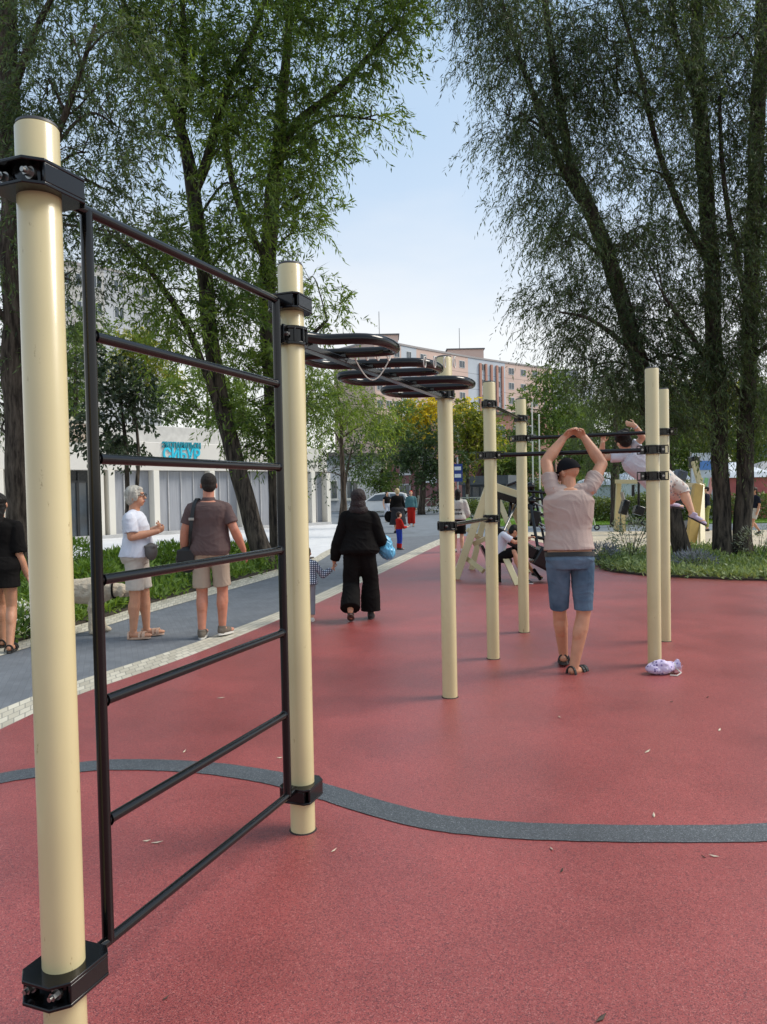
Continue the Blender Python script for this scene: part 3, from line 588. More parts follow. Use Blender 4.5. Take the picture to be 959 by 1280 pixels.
def figure(label, loc, rot=0.0, h=1.75, kind='man', g=1.0, J=None, skin=None, vox=.008, hr=(0, 0, 0), head_k=1.0, belly=0.0, face=False, cat='person', group=None, curl=(.35, .35), barefoot=False, handdirs=None, arms=True):
    F = Fig(); F.h = h; F.g = g; F.vox = vox; F.prof = PROF[kind]; F.belly = belly; F.hs = h / 1.75 * head_k; F.seed = loc[0] * 3.7 + loc[1]; F.kind = kind
    d = dict(pelvis=(0, 0, .53), chest=(0, 0, .69), neck=(0, -.008, .83), head=(0, .008, .925),
             hipL=(-.050, 0, .515), kneeL=(-.053, .012, .28), ankL=(-.055, -.012, .045), toeL=None, hipR=(.050, 0, .515), kneeR=(.053, .012, .28), ankR=(.055, -.012, .045), toeR=None,
             shL=(-.102, -.004, .785), elL=(-.135, -.012, .63), wrL=(-.138, .035, .49), shR=(.102, -.004, .785), elR=(.135, -.012, .63), wrR=(.138, .035, .49))
    F.J = {k: (V(v) * h if v else None) for k, v in d.items()}
    for k, v in (J or {}).items(): F.J[k] = V(v)
    for s in 'LR':
        if F.J['toe' + s] is None: F.J['toe' + s] = F.J['ank' + s] + V((0, .105 * h, -.025 * h))
    J = F.J; F.rv0 = (J['hipR'] - J['hipL']).normalized(); F.rv1 = (J['shR'] - J['shL']).normalized()
    F.HM = Matrix.Rotation(math.radians(hr[0]), 3, 'Z') @ Matrix.Rotation(math.radians(hr[1]), 3, 'X') @ Matrix.Rotation(math.radians(hr[2]), 3, 'Y')
    k = h * (g * .5 + .5); m = MB(); torso(F, m, -.12, 1.0, -.004)
    m.capsule(J['neck'] - V((0, 0, .02 * h)), lerp(J['neck'], J['head'], .7), .034 * k, .031 * k)
    S = F.hs; H = lambda v: headpos(F, v)
    m.ell(H((0, -.012, .022)), (.077 * S, .096 * S, .094 * S), F.HM); m.ell(H((0, .028, -.05)), (.058 * S, .062 * S, .066 * S), F.HM); m.ell(H((0, .055, -.088)), (.028 * S, .026 * S, .022 * S), F.HM)
    m.capsule(H((0, .084, .012)), H((0, .108, -.024)), .010 * S, .015 * S, 8); m.ell(H((0, .082, -.06)), (.026 * S, .016 * S, .014 * S), F.HM)
    m.ell(H((0, .072, .036)), (.055 * S, .022 * S, .014 * S), F.HM)
    for s in (-1, 1): m.ell(H((s * .079, -.004, -.014)), (.011 * S, .021 * S, .032 * S), F.HM @ Matrix.Rotation(s * .35, 3, 'Z'))
    if arms:
        for i, s in enumerate('LR'):
            sx = -1 if s == 'L' else 1
            ka = k * (1.1 if kind == 'man' else 1); m.ell(J['sh' + s], (.030 * k,) * 3); m.capsule(J['sh' + s], J['el' + s], .0275 * ka, .0235 * ka, 14); m.capsule(J['el' + s], lerp(J['el' + s], J['wr' + s], .35), .0235 * ka, .0250 * ka, 14); m.capsule(lerp(J['el' + s], J['wr' + s], .35), J['wr' + s], .0250 * ka, .0168 * k, 14)
            dd = (J['wr' + s] - J['el' + s]).normalized(); lat = V((0, 1, 0)); pn = V((-sx, 0, 0))
            if handdirs and s in handdirs: dd, lat, pn = (V(q) for q in handdirs[s])
            hand(m, J['wr' + s], dd, lat, pn, h / 1.75 * (1.05 if kind == 'man' else .95), curl[i])
    for s in 'LR':
        hp, kn, an, to = J['hip' + s], J['knee' + s], J['ank' + s], J['toe' + s]
        m.capsule(hp, kn, .048 * k, .032 * k, 16); m.capsule(kn, lerp(kn, an, .3), .031 * k, .0335 * k, 14); m.capsule(lerp(kn, an, .3), an, .0325 * k, .0205 * k, 14)
        sh = (an - kn).normalized(); fw = (to - an); fw = (fw - sh * fw.dot(sh)).normalized(); m.ell(lerp(kn, an, .32) - fw * .012 * k, (.028 * k, .027 * k, .06 * k), Matrix((sh.cross(fw), fw, sh)).transposed() if sh.cross(fw).length > .1 else None)
        fd = (to - an).normalized(); m.capsule(an - fd * .015 * h - V((0, 0, .018 * h)), an + fd * .05 * h - V((0, 0, .008 * h)), .020 * h, .020 * h, 10); m.ell(an + (to - an) * .78 - V((0, 0, .002 * h)), (.026 * h, .040 * h, .014 * h), yaw(V((fd.y, -fd.x, 0)) if abs(fd.x) + abs(fd.y) > .01 else V((1, 0, 0))))
    o = link('person', fuse(m, vox, 3, .5), skin or SK_TAN, None, True, 0, 80); o.location = loc; o.rotation_euler = (0, 0, math.radians(rot)); tag(o, label, cat, group); F.o = o
    if face:
        for s in (-1, 1):
            e = MB(); e.ell(H((s * .031, .080, .012)), (.013 * S, .010 * S, .008 * S), F.HM, 10, 6); eo = lpart('eye', e, m_eye, o); e = MB(); e.ell(H((s * .031, .0885, .012)), (.0055 * S, .003 * S, .0055 * S), F.HM, 8, 6); lpart('iris', e, m_pupil, eo)
        e = MB(); e.ell(H((0, .094, -.058)), (.022 * S, .006 * S, .0065 * S), F.HM, 10, 6); lpart('mouth', e, m_lip, o)
    return F
def shirt(F, mat, hem=.12, sleeve=.62, infl=.012, flare=.02, loose=.012, wr=.006, name='shirt', t1=.985, sl_flare=1.12, cuff=None):
    m = MB(); torso(F, m, hem, t1, infl, 13, flare); k = F.h * (F.g * .5 + .5); J = F.J
    for s in 'LR':
        a, e, w_ = J['sh' + s], J['el' + s], J['wr' + s]; m.ell(a, (.029 * k + loose * .4,) * 3); m.capsule(lerp(J['neck'], spine(F, .9), .5), lerp(a, J['neck'], .12), .024 * k + infl, .027 * k + loose * .4, 12)
        if sleeve <= 1: m.tube([a, lerp(a, e, sleeve * .5), lerp(a, e, sleeve)], [.0305 * k + loose * .5, .0295 * k + loose * .8, (.027 * k + loose * .9) * sl_flare], 18)
        else:
            m.capsule(a, e, .030 * k + loose * .7, .027 * k + loose * .9, 16); m.capsule(e, lerp(e, w_, .1), .027 * k + loose * .9, .026 * k + loose, 16); m.tube([e, lerp(e, w_, .5), lerp(e, w_, sleeve - 1)], [.027 * k + loose, .025 * k + loose, .021 * k + loose * .7], 16)
    return fpart(F, name, m, mat, wr=wr)
def trousers(F, mat, top=.22, legs=1.75, infl=.010, loose=.014, flare=1.0, wr=.006, name='trousers', mid=None):
    """legs: 1 = to the knee, 2 = to the ankle"""
    m = MB(); torso(F, m, -.13, top, infl, 8); k = F.h * (F.g * .5 + .5); J = F.J
    for s in 'LR':
        hp, kn, an = J['hip' + s], J['knee' + s], J['ank' + s]; r0, r1, r2 = .052 * k + loose * .7, .036 * k + loose, .024 * k + loose
        m.ell(hp - (kn - hp) * .0, (r0 * 1.02,) * 3)
        if legs <= 1: m.tube([hp, lerp(hp, kn, legs * .5), lerp(hp, kn, legs)], [r0, lerp(r0, r1, .45) * (1 + (flare - 1) * .5), lerp(r0, r1, legs * .8) * flare], 20)
        else: m.tube([hp, lerp(hp, kn, .5), kn, lerp(kn, an, (legs - 1) * .5), lerp(kn, an, legs - 1)], [r0, lerp(r0, r1, .5), r1, lerp(r1, r2, .5) * (1 + (flare - 1) * .6), lerp(r1, r2, legs - 1) * flare], 20)
    return fpart(F, name, m, mat, wr=wr)
def shoe(F, s, mat, sole, kind='sneaker', name=None):
    J = F.J; an, to = J['ank' + s], J['toe' + s]; h = F.h; fd = (to - an); low = an - V((0, 0, .040 * h)); 
    fwd = (to - V((0, 0, .012 * h)) - low).normalized(); lat = fwd.cross(V((0, 0, 1))); lat = lat.normalized() if lat.length > .2 else V((1, 0, 0)); up = lat.cross(fwd); R3 = Matrix((lat, fwd, up)).transposed()
    Ls = .158 * h; c0 = low - fwd * .042 * h
    out = []
    for j in range(20):
        q = math.tau * j / 20; y = -math.cos(q); x = math.sin(q); wd = .027 * h * (1 + .16 * y); out.append((x * wd, Ls / 2 + y * Ls / 2))
    so_ = MB(); so_.prism(out, -.004 * h, .008 * h, c0, R3)
    up_ = MB()
    if kind == 'sneaker':
        up_.ell(c0 + R3 @ V((0, .036 * h, .022 * h)), (.024 * h, .036 * h, .030 * h), R3); up_.ell(c0 + R3 @ V((0, .085 * h, .018 * h)), (.026 * h, .055 * h, .022 * h), R3); up_.ell(c0 + R3 @ V((0, .122 * h, .013 * h)), (.025 * h, .034 * h, .016 * h), R3); up_.tube([c0 + R3 @ V((0, .036 * h, .02 * h)), c0 + R3 @ V((0, .034 * h, .052 * h))], [.026 * h, .024 * h], 14)
        u = fpart(F, name or 'shoe', up_, mat, vox=max(.005, F.vox * .7))
    else:
        for yy, rr, th in ((.118, .027, .020), (.092, .027, .016), (.030, .025, .012)):
            pts = [c0 + R3 @ V((math.cos(q) * rr * h * 1.02, yy * h + (-.012 * h if th < .014 else 0), .006 * h + math.sin(q) * (.034 if yy > .05 else .04) * h)) for q in (math.pi * j / 10 for j in range(11))]
            for p, q in zip(pts, pts[1:]): up_.beam(p, q, th * h, .006 * h, up=(q - p).cross(fwd))
        u = lpart(name or 'sandal', up_, mat, F.o)
    lpart('sole', so_, sole, u); return u
def hair(F, mat, style='short', ln=.4, name='hair', wr=.006):
    m = MB(); S = F.hs; H = lambda v: headpos(F, v)
    if style == 'short':
        m.ell(H((0, -.022, .036)), (.084 * S, .098 * S, .092 * S), F.HM); m.ell(H((0, -.045, -.01)), (.076 * S, .066 * S, .075 * S), F.HM)
    elif style == 'bob':
        m.ell(H((0, -.022, .040)), (.092 * S, .106 * S, .098 * S), F.HM); m.ell(H((0, -.05, -.015)), (.088 * S, .075 * S, .085 * S), F.HM); m.ell(H((0, .05, .085)), (.06 * S, .035 * S, .03 * S), F.HM)
        for s in (-1, 1): m.ell(H((s * .074, .01, .01)), (.02 * S, .04 * S, .06 * S), F.HM)
    elif style in ('long', 'tail'):
        m.ell(H((0, -.022, .036)), (.088 * S, .104 * S, .096 * S), F.HM); m.ell(H((0, -.045, -.02)), (.084 * S, .074 * S, .085 * S), F.HM)
        b = H((0, -.06, 0)); wd = .08 if style == 'long' else .035
        rings = []
        for j in range(9):
            t = j / 8; c = b + V((0, -.02 * math.sin(t * 3) - .012 * t, -ln * t)); rings.append([c + V((math.cos(q) * wd * S * (1.05 - .45 * t), math.sin(q) * .04 * S * (1 - .4 * t), 0)) for q in (math.tau * k / 14 for k in range(14))])
        m.loftpts(rings)
        if style == 'tail': m.ell(b, (.04 * S, .04 * S, .04 * S))
    elif style == 'buns':
        m.ell(H((0, -.022, .036)), (.086 * S, .102 * S, .094 * S), F.HM); m.ell(H((0, -.045, -.01)), (.080 * S, .07 * S, .08 * S), F.HM)
        for s in (-1, 1): m.ell(H((s * .06, -.06, .09)), (.04 * S,) * 3, F.HM)
    elif style == 'hood':
        m.ell(H((0, -.03, .03)), (.105 * S, .118 * S, .120 * S), F.HM); m.ell(H((0, -.045, -.06)), (.105 * S, .09 * S, .10 * S), F.HM); m.ell(H((0, -.035, -.14)), (.13 * S, .10 * S, .08 * S))
    return fpart(F, name, m, mat, vox=max(.005, F.vox * .8), wr=wr, wf=26)
def cap(F, mat):
    S = F.hs; H = lambda v: headpos(F, v); m = MB(); n = 24; rings = []
    for j in range(8):
        t = math.pi / 2 * (j / 7); rr = max(.002, math.cos(t)); rings.append([H((.0865 * math.cos(q) * rr, -.012 + .107 * math.sin(q) * rr, .006 + .116 * math.sin(t) + .014 * math.sin(q) * rr)) for q in (math.tau * k / n for k in range(n))])
    m.loftpts(rings); c = lpart('cap', m, mat, F.o)
    m = MB(); a = [H((.078 * math.cos(q), .058 + .108 * math.sin(q), .022 - .03 * math.sin(q))) for q in (math.pi * k / 16 for k in range(17))]; b = [p + F.HM @ V((0, 0, .006 * S)) for p in a]; m.loftpts([a, b]); lpart('visor', m, mat, c)
    m = MB(); m.ell(H((0, -.012, .124)), (.008 * S, .008 * S, .005 * S), F.HM, 8, 6); lpart('button', m, mat, c)
    return c

C = lambda n, c, r=.9, v=.10, b=.18, bs=140: M(n, c, r, v, 5, b, bs, spec=.12)
k_black = M('black_cloth', (.007, .0062, .006), .9, .3, 8, .15, 120, spec=.12); k_brown = C('brown_polo', '#5f4f4d'); k_pink = C('dusty_pink_tee', '#b3a097'); k_white = C('white_tee', '#c9ccd6'); k_beige = C('beige_cotton', '#aa9a88'); k_wshort = C('cream_shorts', '#beb6ab')
k_denim = M('denim', (.05, .092, .145), .9, .3, 5, .4, 300, col2=(.15, .225, .305), spec=.12); k_navy = C('navy_cloth', (.012, .014, .025)); k_leather = M('black_leather', (.006, .006, .0065), .45, .2, 9, .3, 120)
h_grey = M('hair_silver', (.42, .39, .33), .55, .3, 30, .6, 120, stretch=(1, 1, .2)); h_dark = M('hair_dark', (.008, .006, .005), .5, .3, 30, .5, 120, spec=.25, stretch=(1, 1, .15)); h_brown = M('hair_brown', (.04, .022, .014), .5, .3, 30, .5, 120, spec=.25, stretch=(1, 1, .15)); h_cropped = M('hair_cropped', (.030, .025, .022), .75, .3, 60, .6, 260, spec=.2); h_blond = M('hair_blond', (.5, .38, .2), .5, .2, 30, .5, 120)
s_black = M('shoe_black', (.014, .014, .015), .55, .2, 20, .2, 80); s_dk = M('sole_dark', (.03, .028, .026), .8); s_wh = M('sole_white', (.62, .60, .56), .7, .1, 20); s_grey = C('shoe_grey', '#6a6259'); s_bg = M('sandal_beige', '#c5a48c', .6, .1, 20, .2, 60); s_lil = C('shoe_lilac', '#b9aec2')

# --- man in the cap, hands clasped over his head
b = g(712, 838); b.y = 6.48; b.x = at(712, 838, 6.48).x; b.z = 0
Q = lambda px, py, Y, bb=None: at(px, py, Y) - (bb if bb else b)
J = dict(pelvis=Q(713, 700, 6.48), chest=Q(712, 655, 6.50), neck=Q(712, 610, 6.50), head=Q(711, 590, 6.54), hipL=Q(698, 706, 6.48), hipR=Q(729, 706, 6.48),
         kneeL=Q(700, 764, 6.58), ankL=Q(705, 819, 6.70), toeL=Q(706, 823, 6.88), kneeR=Q(730, 767, 6.47), ankR=Q(718, 834, 6.42), toeR=Q(732, 838, 6.54),
         shL=Q(691, 613, 6.48), elL=Q(683, 577, 6.62), wrL=Q(705, 548, 6.70), shR=Q(737, 612, 6.48), elR=Q(753, 580, 6.62), wrR=Q(731, 547, 6.70))
F = figure('man in black cap and pink tee clasping both hands above his head', b, 0, 1.81, 'man', 1.12, J, SK_TAN, .0062, (38, -22, 0), 1.0, .012, True, curl=(.75, .75),
           handdirs={'L': ((.75, .12, .62), (-.3, -.6, .5), (.45, -.5, -.5)), 'R': ((-.75, .12, .62), (.3, -.6, .5), (-.45, -.5, -.5))})
shirt(F, k_pink, .14, .52, .013, .035, .016, .010, t1=.975); cap(F, M('cap_black', (.006, .006, .008), .85, .2, 9, .2, 120, spec=.12))
trousers(F, k_denim, .10, .93, .010, .006, 1.02, .007, 'denim_shorts')
m = MB(); torso(F, m, .05, .112, .017, 4); lpart('belt', m, k_leather, F.o)
shoe(F, 'L', s_black, s_dk, 'sandal'); shoe(F, 'R', s_black, s_dk, 'sandal')

# --- girl swinging on the rear pull-up bar
b = at(806, 600, 8.15); b.z = 0
J = dict(pelvis=Q(829, 601, 8.18), chest=Q(806, 586, 8.12), neck=Q(788, 566, 8.08), head=Q(779, 551, 8.06), hipL=Q(826, 610, 8.16), hipR=Q(836, 600, 8.22), kneeR=Q(855, 613, 8.12), ankR=Q(866, 642, 8.05), toeR=Q(879, 653, 8.00),
         kneeL=Q(846, 618, 8.28), ankL=Q(839, 628, 8.50), toeL=Q(853, 634, 8.52), shL=Q(775, 571, 8.08), elL=Q(752, 572, 8.10), wrL=Q(754, 553, 7.99), shR=Q(793, 559, 8.08), elR=Q(804, 547, 8.02), wrR=Q(794, 532, 7.94))
F = figure('girl in white tee and floral trousers swinging sideways from the rear pull-up bar', b, 0, 1.36, 'child', 1.12, J, SK_PALE, .0065, (20, -10, -25), 1.15, 0, False, curl=(1.0, .6), handdirs={'L': ((.1, -.1, 1), (1, 0, 0), (0, -1, .1)), 'R': ((-.9, 0, .25), (0, -.3, 1), (0, .3, -.6))})
shirt(F, k_white, .22, .5, .014, .05, .016, .009); hair(F, h_dark, 'buns', wr=.004)
trousers(F, patternmat('floral_cloth', '#cfc6bd', ['#a98f86', '#b7b3a8', '#8a9aa0'], 34, .42), .10, 1.12, .012, .016, 1.0, .007)
shoe(F, 'L', s_lil, s_dk); shoe(F, 'R', s_lil, s_dk)
m = MB(); wv = (F.J['wrR'] - F.J['elR']).normalized(); m.tube([F.J['wrR'] - wv * .035, F.J['wrR'] - wv * .012], .026, 14); lpart('wristband', m, k_white, F.o)

# --- man in the brown polo
b = g(266, 797); b.y = 8.38; b.x = at(266, 797, 8.38).x; b.z = 0
J = dict(elL=(-.27, -.02, 1.20), wrL=(-.30, .03, .93), elR=(.28, -.03, 1.21), wrR=(.36, .08, .97), ankL=(-.10, -.06, .085), toeL=(-.115, .14, .05), kneeL=(-.105, .02, .50), ankR=(.105, .05, .10), toeR=(.17, .23, .04), kneeR=(.115, .06, .52), hipL=(-.105, 0, .95), hipR=(.105, 0, .95))
F = figure('man in brown polo and beige shorts walking away with a shoulder bag', b, 0, 1.85, 'man', 1.12, J, SK_RED, .0075, (18, 0, 0), 1.0, .012, True)
shirt(F, k_brown, -.10, .72, .012, .03, .016, .009, 'polo_shirt'); hair(F, h_cropped, 'short', wr=.003)
m = MB(); m.tube([F.J['neck'] + V((0, .01, -.012)), F.J['neck'] + V((0, .012, .035))], [.082, .070], 20); fpart(F, 'collar', m, k_brown)
trousers(F, k_beige, .16, .86, .008, .006, 1.14, .006, 'shorts'); shoe(F, 'L', s_grey, s_wh); shoe(F, 'R', s_grey, s_wh)
bag = thing('shoulder_bag', 'black shoulder bag hanging at the left hip of the man in brown', 'bag', b + V((-.29, -.02, .86)))
m = MB(); m.ell(b + V((-.25, -.03, .88)), (.13, .065, .15)); m.box(b + V((-.25, -.03, .88)), (.21, .09, .22)); bo = link('pouch', fuse(m, .01, 4, .5, .004, 16), k_leather, bag); 
bo.data.transform(Matrix.Translation(-bag.location))
m = MB(); m.box(b + V((-.24, -.11, .93)), (.18, .02, .12)); m.build('flap', k_leather, bag, bevel=.006)
m = MB(); sp_ = curve([b + V((-.22, -.05, 1.0)), b + V((-.175, -.155, 1.18)), b + V((-.155, -.15, 1.35)), b + V((-.135, -.105, 1.50)), b + V((-.12, .0, 1.56)), b + V((-.13, .10, 1.48)), b + V((-.19, .19, 1.2)), b + V((-.26, .06, .98))], 6)
for p, q in zip(sp_, sp_[1:]): m.beam(p, q + (q - p) * .05, .042, .006, up=(V((p.x - b.x + .13, p.y - b.y, .02 if p.z < b.z + 1.45 else .9))))
m.build('strap', k_leather, bag, smooth=False)
m = MB(); m.box(b + V((-.158, -.163, 1.335)), (.06, .012, .03)); m.build('buckle', m_bolt, bag, bevel=.002)

# --- woman with silver hair, arms folded
b = g(174, 797); b.y = 8.44; b.x = at(174, 797, 8.44).x; b.z = 0
J = dict(elR=(.21, .02, 1.15), wrR=(.08, .27, 1.20), elL=(-.20, .03, 1.15), wrL=(-.01, .25, 1.24), ankR=(.09, -.03, .078), toeR=(.10, .16, .04), kneeR=(.085, .0, .48), ankL=(-.10, .06, .078), toeL=(-.11, .24, .04), kneeL=(-.09, .05, .48))
F = figure('woman with short silver hair and glasses standing with folded arms', b, -90, 1.72, 'woman', 1.15, J, SK_TAN, .0075, (0, 4, 0), 1.0, .018, True, curl=(.9, .9), handdirs={'R': ((-.6, .5, .3), (0, .4, 1), (-.6, -.5, 0)), 'L': ((.7, .4, .2), (0, .3, 1), (.5, -.5, 0))})
shirt(F, k_white, .02, .78, .014, .035, .022, .010); trousers(F, k_wshort, .12, .82, .012, .014, 1.08, .007, 'shorts'); hair(F, h_grey, 'bob', wr=.007)
shoe(F, 'L', s_bg, s_bg, 'sandal'); shoe(F, 'R', s_bg, s_bg, 'sandal')
m = MB()
for s in (-1, 1):
    c = headpos(F, (s * .034, .104, .012)); m.tube([c + F.HM @ V((math.cos(q) * .026, 0, math.sin(q) * .02)) for q in (math.tau * k / 14 for k in range(15))], .0025, 6); m.tube([headpos(F, (s * .06, .102, .016)), headpos(F, (s * .082, .0, .010))], .0025, 6)
m.tube([headpos(F, (-.01, .106, .014)), headpos(F, (.01, .106, .014))], .0025, 6); lpart('glasses', m, k_black, F.o)
wb = b + V((.20, -.10, .98)); m = MB(); m.ell(wb, (.07, .09, .10)); m.box(wb + V((0, 0, .06)), (.12, .15, .02)); tag(link('waist_pouch', fuse(m, .009, 3, .5, .004, 20), M('grey_pouch', (.10, .09, .085), .8, .2), None, True, 0, 80), 'small grey pouch hanging in front of the silver haired woman', 'pouch')

# --- woman in black with a hood, holding a toddler's hand
b = g(452, 776); b.y = 9.3; b.x = at(452, 776, 9.3).x; b.z = 0
J = dict(elL=(-.27, .0, .98), wrL=(-.32, .06, .74), elR=(.27, .0, 1.00), wrR=(.25, .20, .93), ankL=(-.12, -.22, .16), toeL=(-.12, -.06, .03), kneeL=(-.115, .02, .45), ankR=(.12, .10, .075), toeR=(.13, .28, .04), kneeR=(.125, .08, .47), chest=(0, .02, 1.14), neck=(0, .0, 1.36), head=(0, .02, 1.50))
F = figure('woman in black hooded top and wide black trousers holding a toddler by the hand', b, 0, 1.64, 'woman', 1.3, J, SK_TAN, .008, (-8, -4, 0), 1.0, .01, False)
shirt(F, k_black, -.10, 1.95, .020, .035, .026, .012, 'hooded_top'); trousers(F, k_black, .1, 1.93, .014, .035, 1.5, .010)
hair(F, M('dark_scarf', (.020, .012, .012), .8, .4, 25, .6, 60), 'hood', name='hood', wr=.008); shoe(F, 'L', s_black, M('sole_brown', (.09, .065, .055), .8, .3, 40)); shoe(F, 'R', s_black, s_dk)
bb = b + V((.32, .12, .90)); m = MB(); m.ell(bb, (.10, .09, .15)); m.ell(bb + V((.03, 0, -.07)), (.11, .08, .10)); m.capsule(bb + V((-.03, 0, .1)), bb + V((-.06, .05, .2)), .05, .02)
tag(link('carrier_bag', fuse(m, .01, 2, .5, .022, 15), M('blue_plastic', (.10, .38, .60), .3, .3, 12, .3, 40), None, True, 0, 80), 'light blue plastic bag carried by the woman in black', 'bag')
# --- toddler
tb = at(386, 780, 9.28); tb.z = 0
J = dict(wrR=b + V((-.335, .07, .655)) - tb, elR=(.19, .03, .57))
F = figure('toddler in checked shirt half hidden by the second post', tb, 0, .92, 'child', 1.12, J, SK_PALE, .0075, (-10, 0, 0), 1.28, .01, True)
shirt(F, checkmat('check_cloth', '#c7d0da', '#26324d', 13), -.1, 1.8, .014, .05, .014, .006); trousers(F, C('grey_cotton', '#8b8d94'), .1, 1.8, .012, .012, 1, .005); hair(F, h_brown, 'short', wr=.004); shoe(F, 'L', s_wh, s_wh); shoe(F, 'R', s_wh, s_wh)

# --- young woman in black dress at the left edge
b = g(5, 812); b.y = 7.85; b.x = at(5, 812, 7.85).x; b.z = 0
J = dict(elR=(.19, -.02, 1.02), wrR=(.25, .04, .78), elL=(-.19, .02, 1.0), wrL=(-.20, .15, .80), ankR=(.10, -.10, .075), toeR=(.09, .08, .03), kneeR=(.08, .05, .46), ankL=(-.08, .22, .08), toeL=(-.08, .4, .05), kneeL=(-.08, .22, .48))
F = figure('young woman in short black dress with long dark hair at the left edge', b, 8, 1.67, 'woman', 1.0, J, SK_TAN, .008, (0, 0, 0), 1.0, 0, True)
shirt(F, k_black, .05, .95, .02, .03, .03, .008, 'dress_top'); m = MB(); torso(F, m, -.42, .2, .03, 9, .03); fpart(F, 'dress_skirt', m, k_black, wr=.008); hair(F, h_dark, 'long', .48)
shoe(F, 'L', s_black, s_dk, 'sandal'); shoe(F, 'R', s_black, s_dk, 'sandal')

# --- people further off
def bag_sack(p, r): pass
p = g(500, 687); F = figure('child in red and blue outfit standing on the paved path', (p.x, p.y, 0), -62, 1.02, 'child', 1.0, dict(elR=(.15, .06, .60), wrR=(.10, .2, .62), elL=(-.15, .06, .60), wrL=(-.10, .2, .6)), SK_PALE, .011, (0, 0, 0), 1.25, 0, True)
k_red = C('red_cloth', '#a8261f'); k_blue = C('blue_cloth', '#2a3f9c')
shirt(F, k_red, .05, 1.8, .012, .02, .012, .003); trousers(F, k_blue, .12, 1.55, .012, .012, 1, .003); hair(F, h_brown, 'short', wr=.003)
for s in 'LR': shoe(F, s, s_black, s_dk); 
m = MB()
for s in 'LR': m.tube([lerp(F.J['knee' + s], F.J['ank' + s], .5), F.J['ank' + s]], [.045, .042], 14)
lpart('legwarmers', m, k_red, F.o)
p = g(498, 666); F = figure('blonde woman in black jacket and dark skirt on the far path', (p.x, p.y, 0), 15, 1.70, 'woman', 1.15, dict(elR=(.24, 0, 1.0), wrR=(.18, .2, 1.05)), SK_PALE, .014); shirt(F, k_black, -.05, 1.9, .02, .05, .03, .006, 'jacket'); m = MB(); torso(F, m, -1.15, .15, .04, 10, .08); fpart(F, 'skirt', m, C('charcoal_cloth', (.03, .03, .035)), wr=.008); hair(F, h_blond, 'bob'); shoe(F, 'L', s_black, s_dk); shoe(F, 'R', s_black, s_dk)
bb = V((p.x - .34, p.y, .62)); m = MB(); m.ell(bb, (.17, .10, .22)); m.tube([bb + V((-.08, 0, .18)), bb + V((0, 0, .36)), bb + V((.08, 0, .18))], .012, 6); tag(link('handbag', fuse(m, .016, 2, .5, .01), k_black, None, True), 'large dark bag beside the blonde woman on the far path', 'bag')
p = g(515, 658); F = figure('person in teal jacket and red trousers with a red hat walking on the far path', (p.x, p.y, 0), 175, 1.62, 'woman', 1.05, {}, SK_PALE, .015, face=True); shirt(F, C('teal_cloth', '#4f7378'), .0, 1.9, .02, .04, .025, .006, 'jacket'); trousers(F, k_red, .1, 1.85, .015, .03, 1.15, .005); hair(F, k_red, 'short', name='hat')
shoe(F, 'L', s_black, s_dk); shoe(F, 'R', s_wh, s_wh)
p = g(485, 653); F = figure('person in dark vest and white trousers standing by the white car', (p.x, p.y, 0), -150, 1.6, 'woman', 1.0, {}, SK_PALE, .016); shirt(F, k_black, .2, .3, .015, 0, .01, .004); trousers(F, k_white, .25, 1.85, .015, .02, 1.2, .004); hair(F, h_dark, 'long', .3); shoe(F, 'L', s_wh, s_wh); shoe(F, 'R', s_wh, s_wh)
p = g(574, 690); F = figure('youth in white hooded sweater and black shorts seen from behind beyond the third post', (p.x, p.y, 0), -8, 1.62, 'woman', 1.05, dict(elR=(.24, .04, .98), wrR=(.16, .2, .88), elL=(-.22, .04, .98), wrL=(-.14, .2, .88)), SK_PALE, .011); shirt(F, C('white_knit', '#c3c1bb'), -.05, 1.85, .025, .03, .035, .008, 'sweater'); trousers(F, k_black, .05, .95, .015, .03, 1.2, .006, 'shorts'); hair(F, h_dark, 'long', .30); shoe(F, 'L', s_wh, s_dk); shoe(F, 'R', s_wh, s_dk)
m = MB(); 
for r_, zz in ((0, 1.09), (1, .99)):
    for k in range(5 if r_ == 0 else 6): m.box(V((-.085 + .036 * k + (.015 if r_ == 0 else 0), -.168, zz)), (.024, .006, .05 if k % 2 else .035))
lpart('print', m, k_black, F.o)
p = g(944, 669); F = figure('walker in dark tee, pale shorts and black boots at the right edge', (p.x, p.y, 0), 100, 1.5, 'woman', 1.0, dict(kneeL=(-.07, .12, .42), ankL=(-.07, .22, .09), toeL=(-.07, .38, .06), kneeR=(.07, .02, .41), ankR=(.07, -.22, .12), toeR=(.07, -.08, .03)), SK_TAN, .012, (0, -8, 0)); shirt(F, k_navy, .1, .8, .015, .02, .02, .006); trousers(F, k_wshort, .2, .75, .015, .02, 1.1, .005, 'shorts'); hair(F, h_brown, 'long', .35); shoe(F, 'L', s_black, s_dk); shoe(F, 'R', s_black, s_dk)
p = g(916, 668); F = figure('person in dark top seen in the gap between the twin trunks', (p.x + .05, p.y + 2, 0), 60, 1.55, 'woman', 1.0, {}, SK_PALE, .016); shirt(F, k_navy, .1, 1.8, .015, .02, .02, .004); trousers(F, C('khaki_cloth', '#8d9152'), .15, 1.8, .015, .02, 1, .004); hair(F, h_dark, 'short'); shoe(F, 'L', s_black, s_dk); shoe(F, 'R', s_black, s_dk)
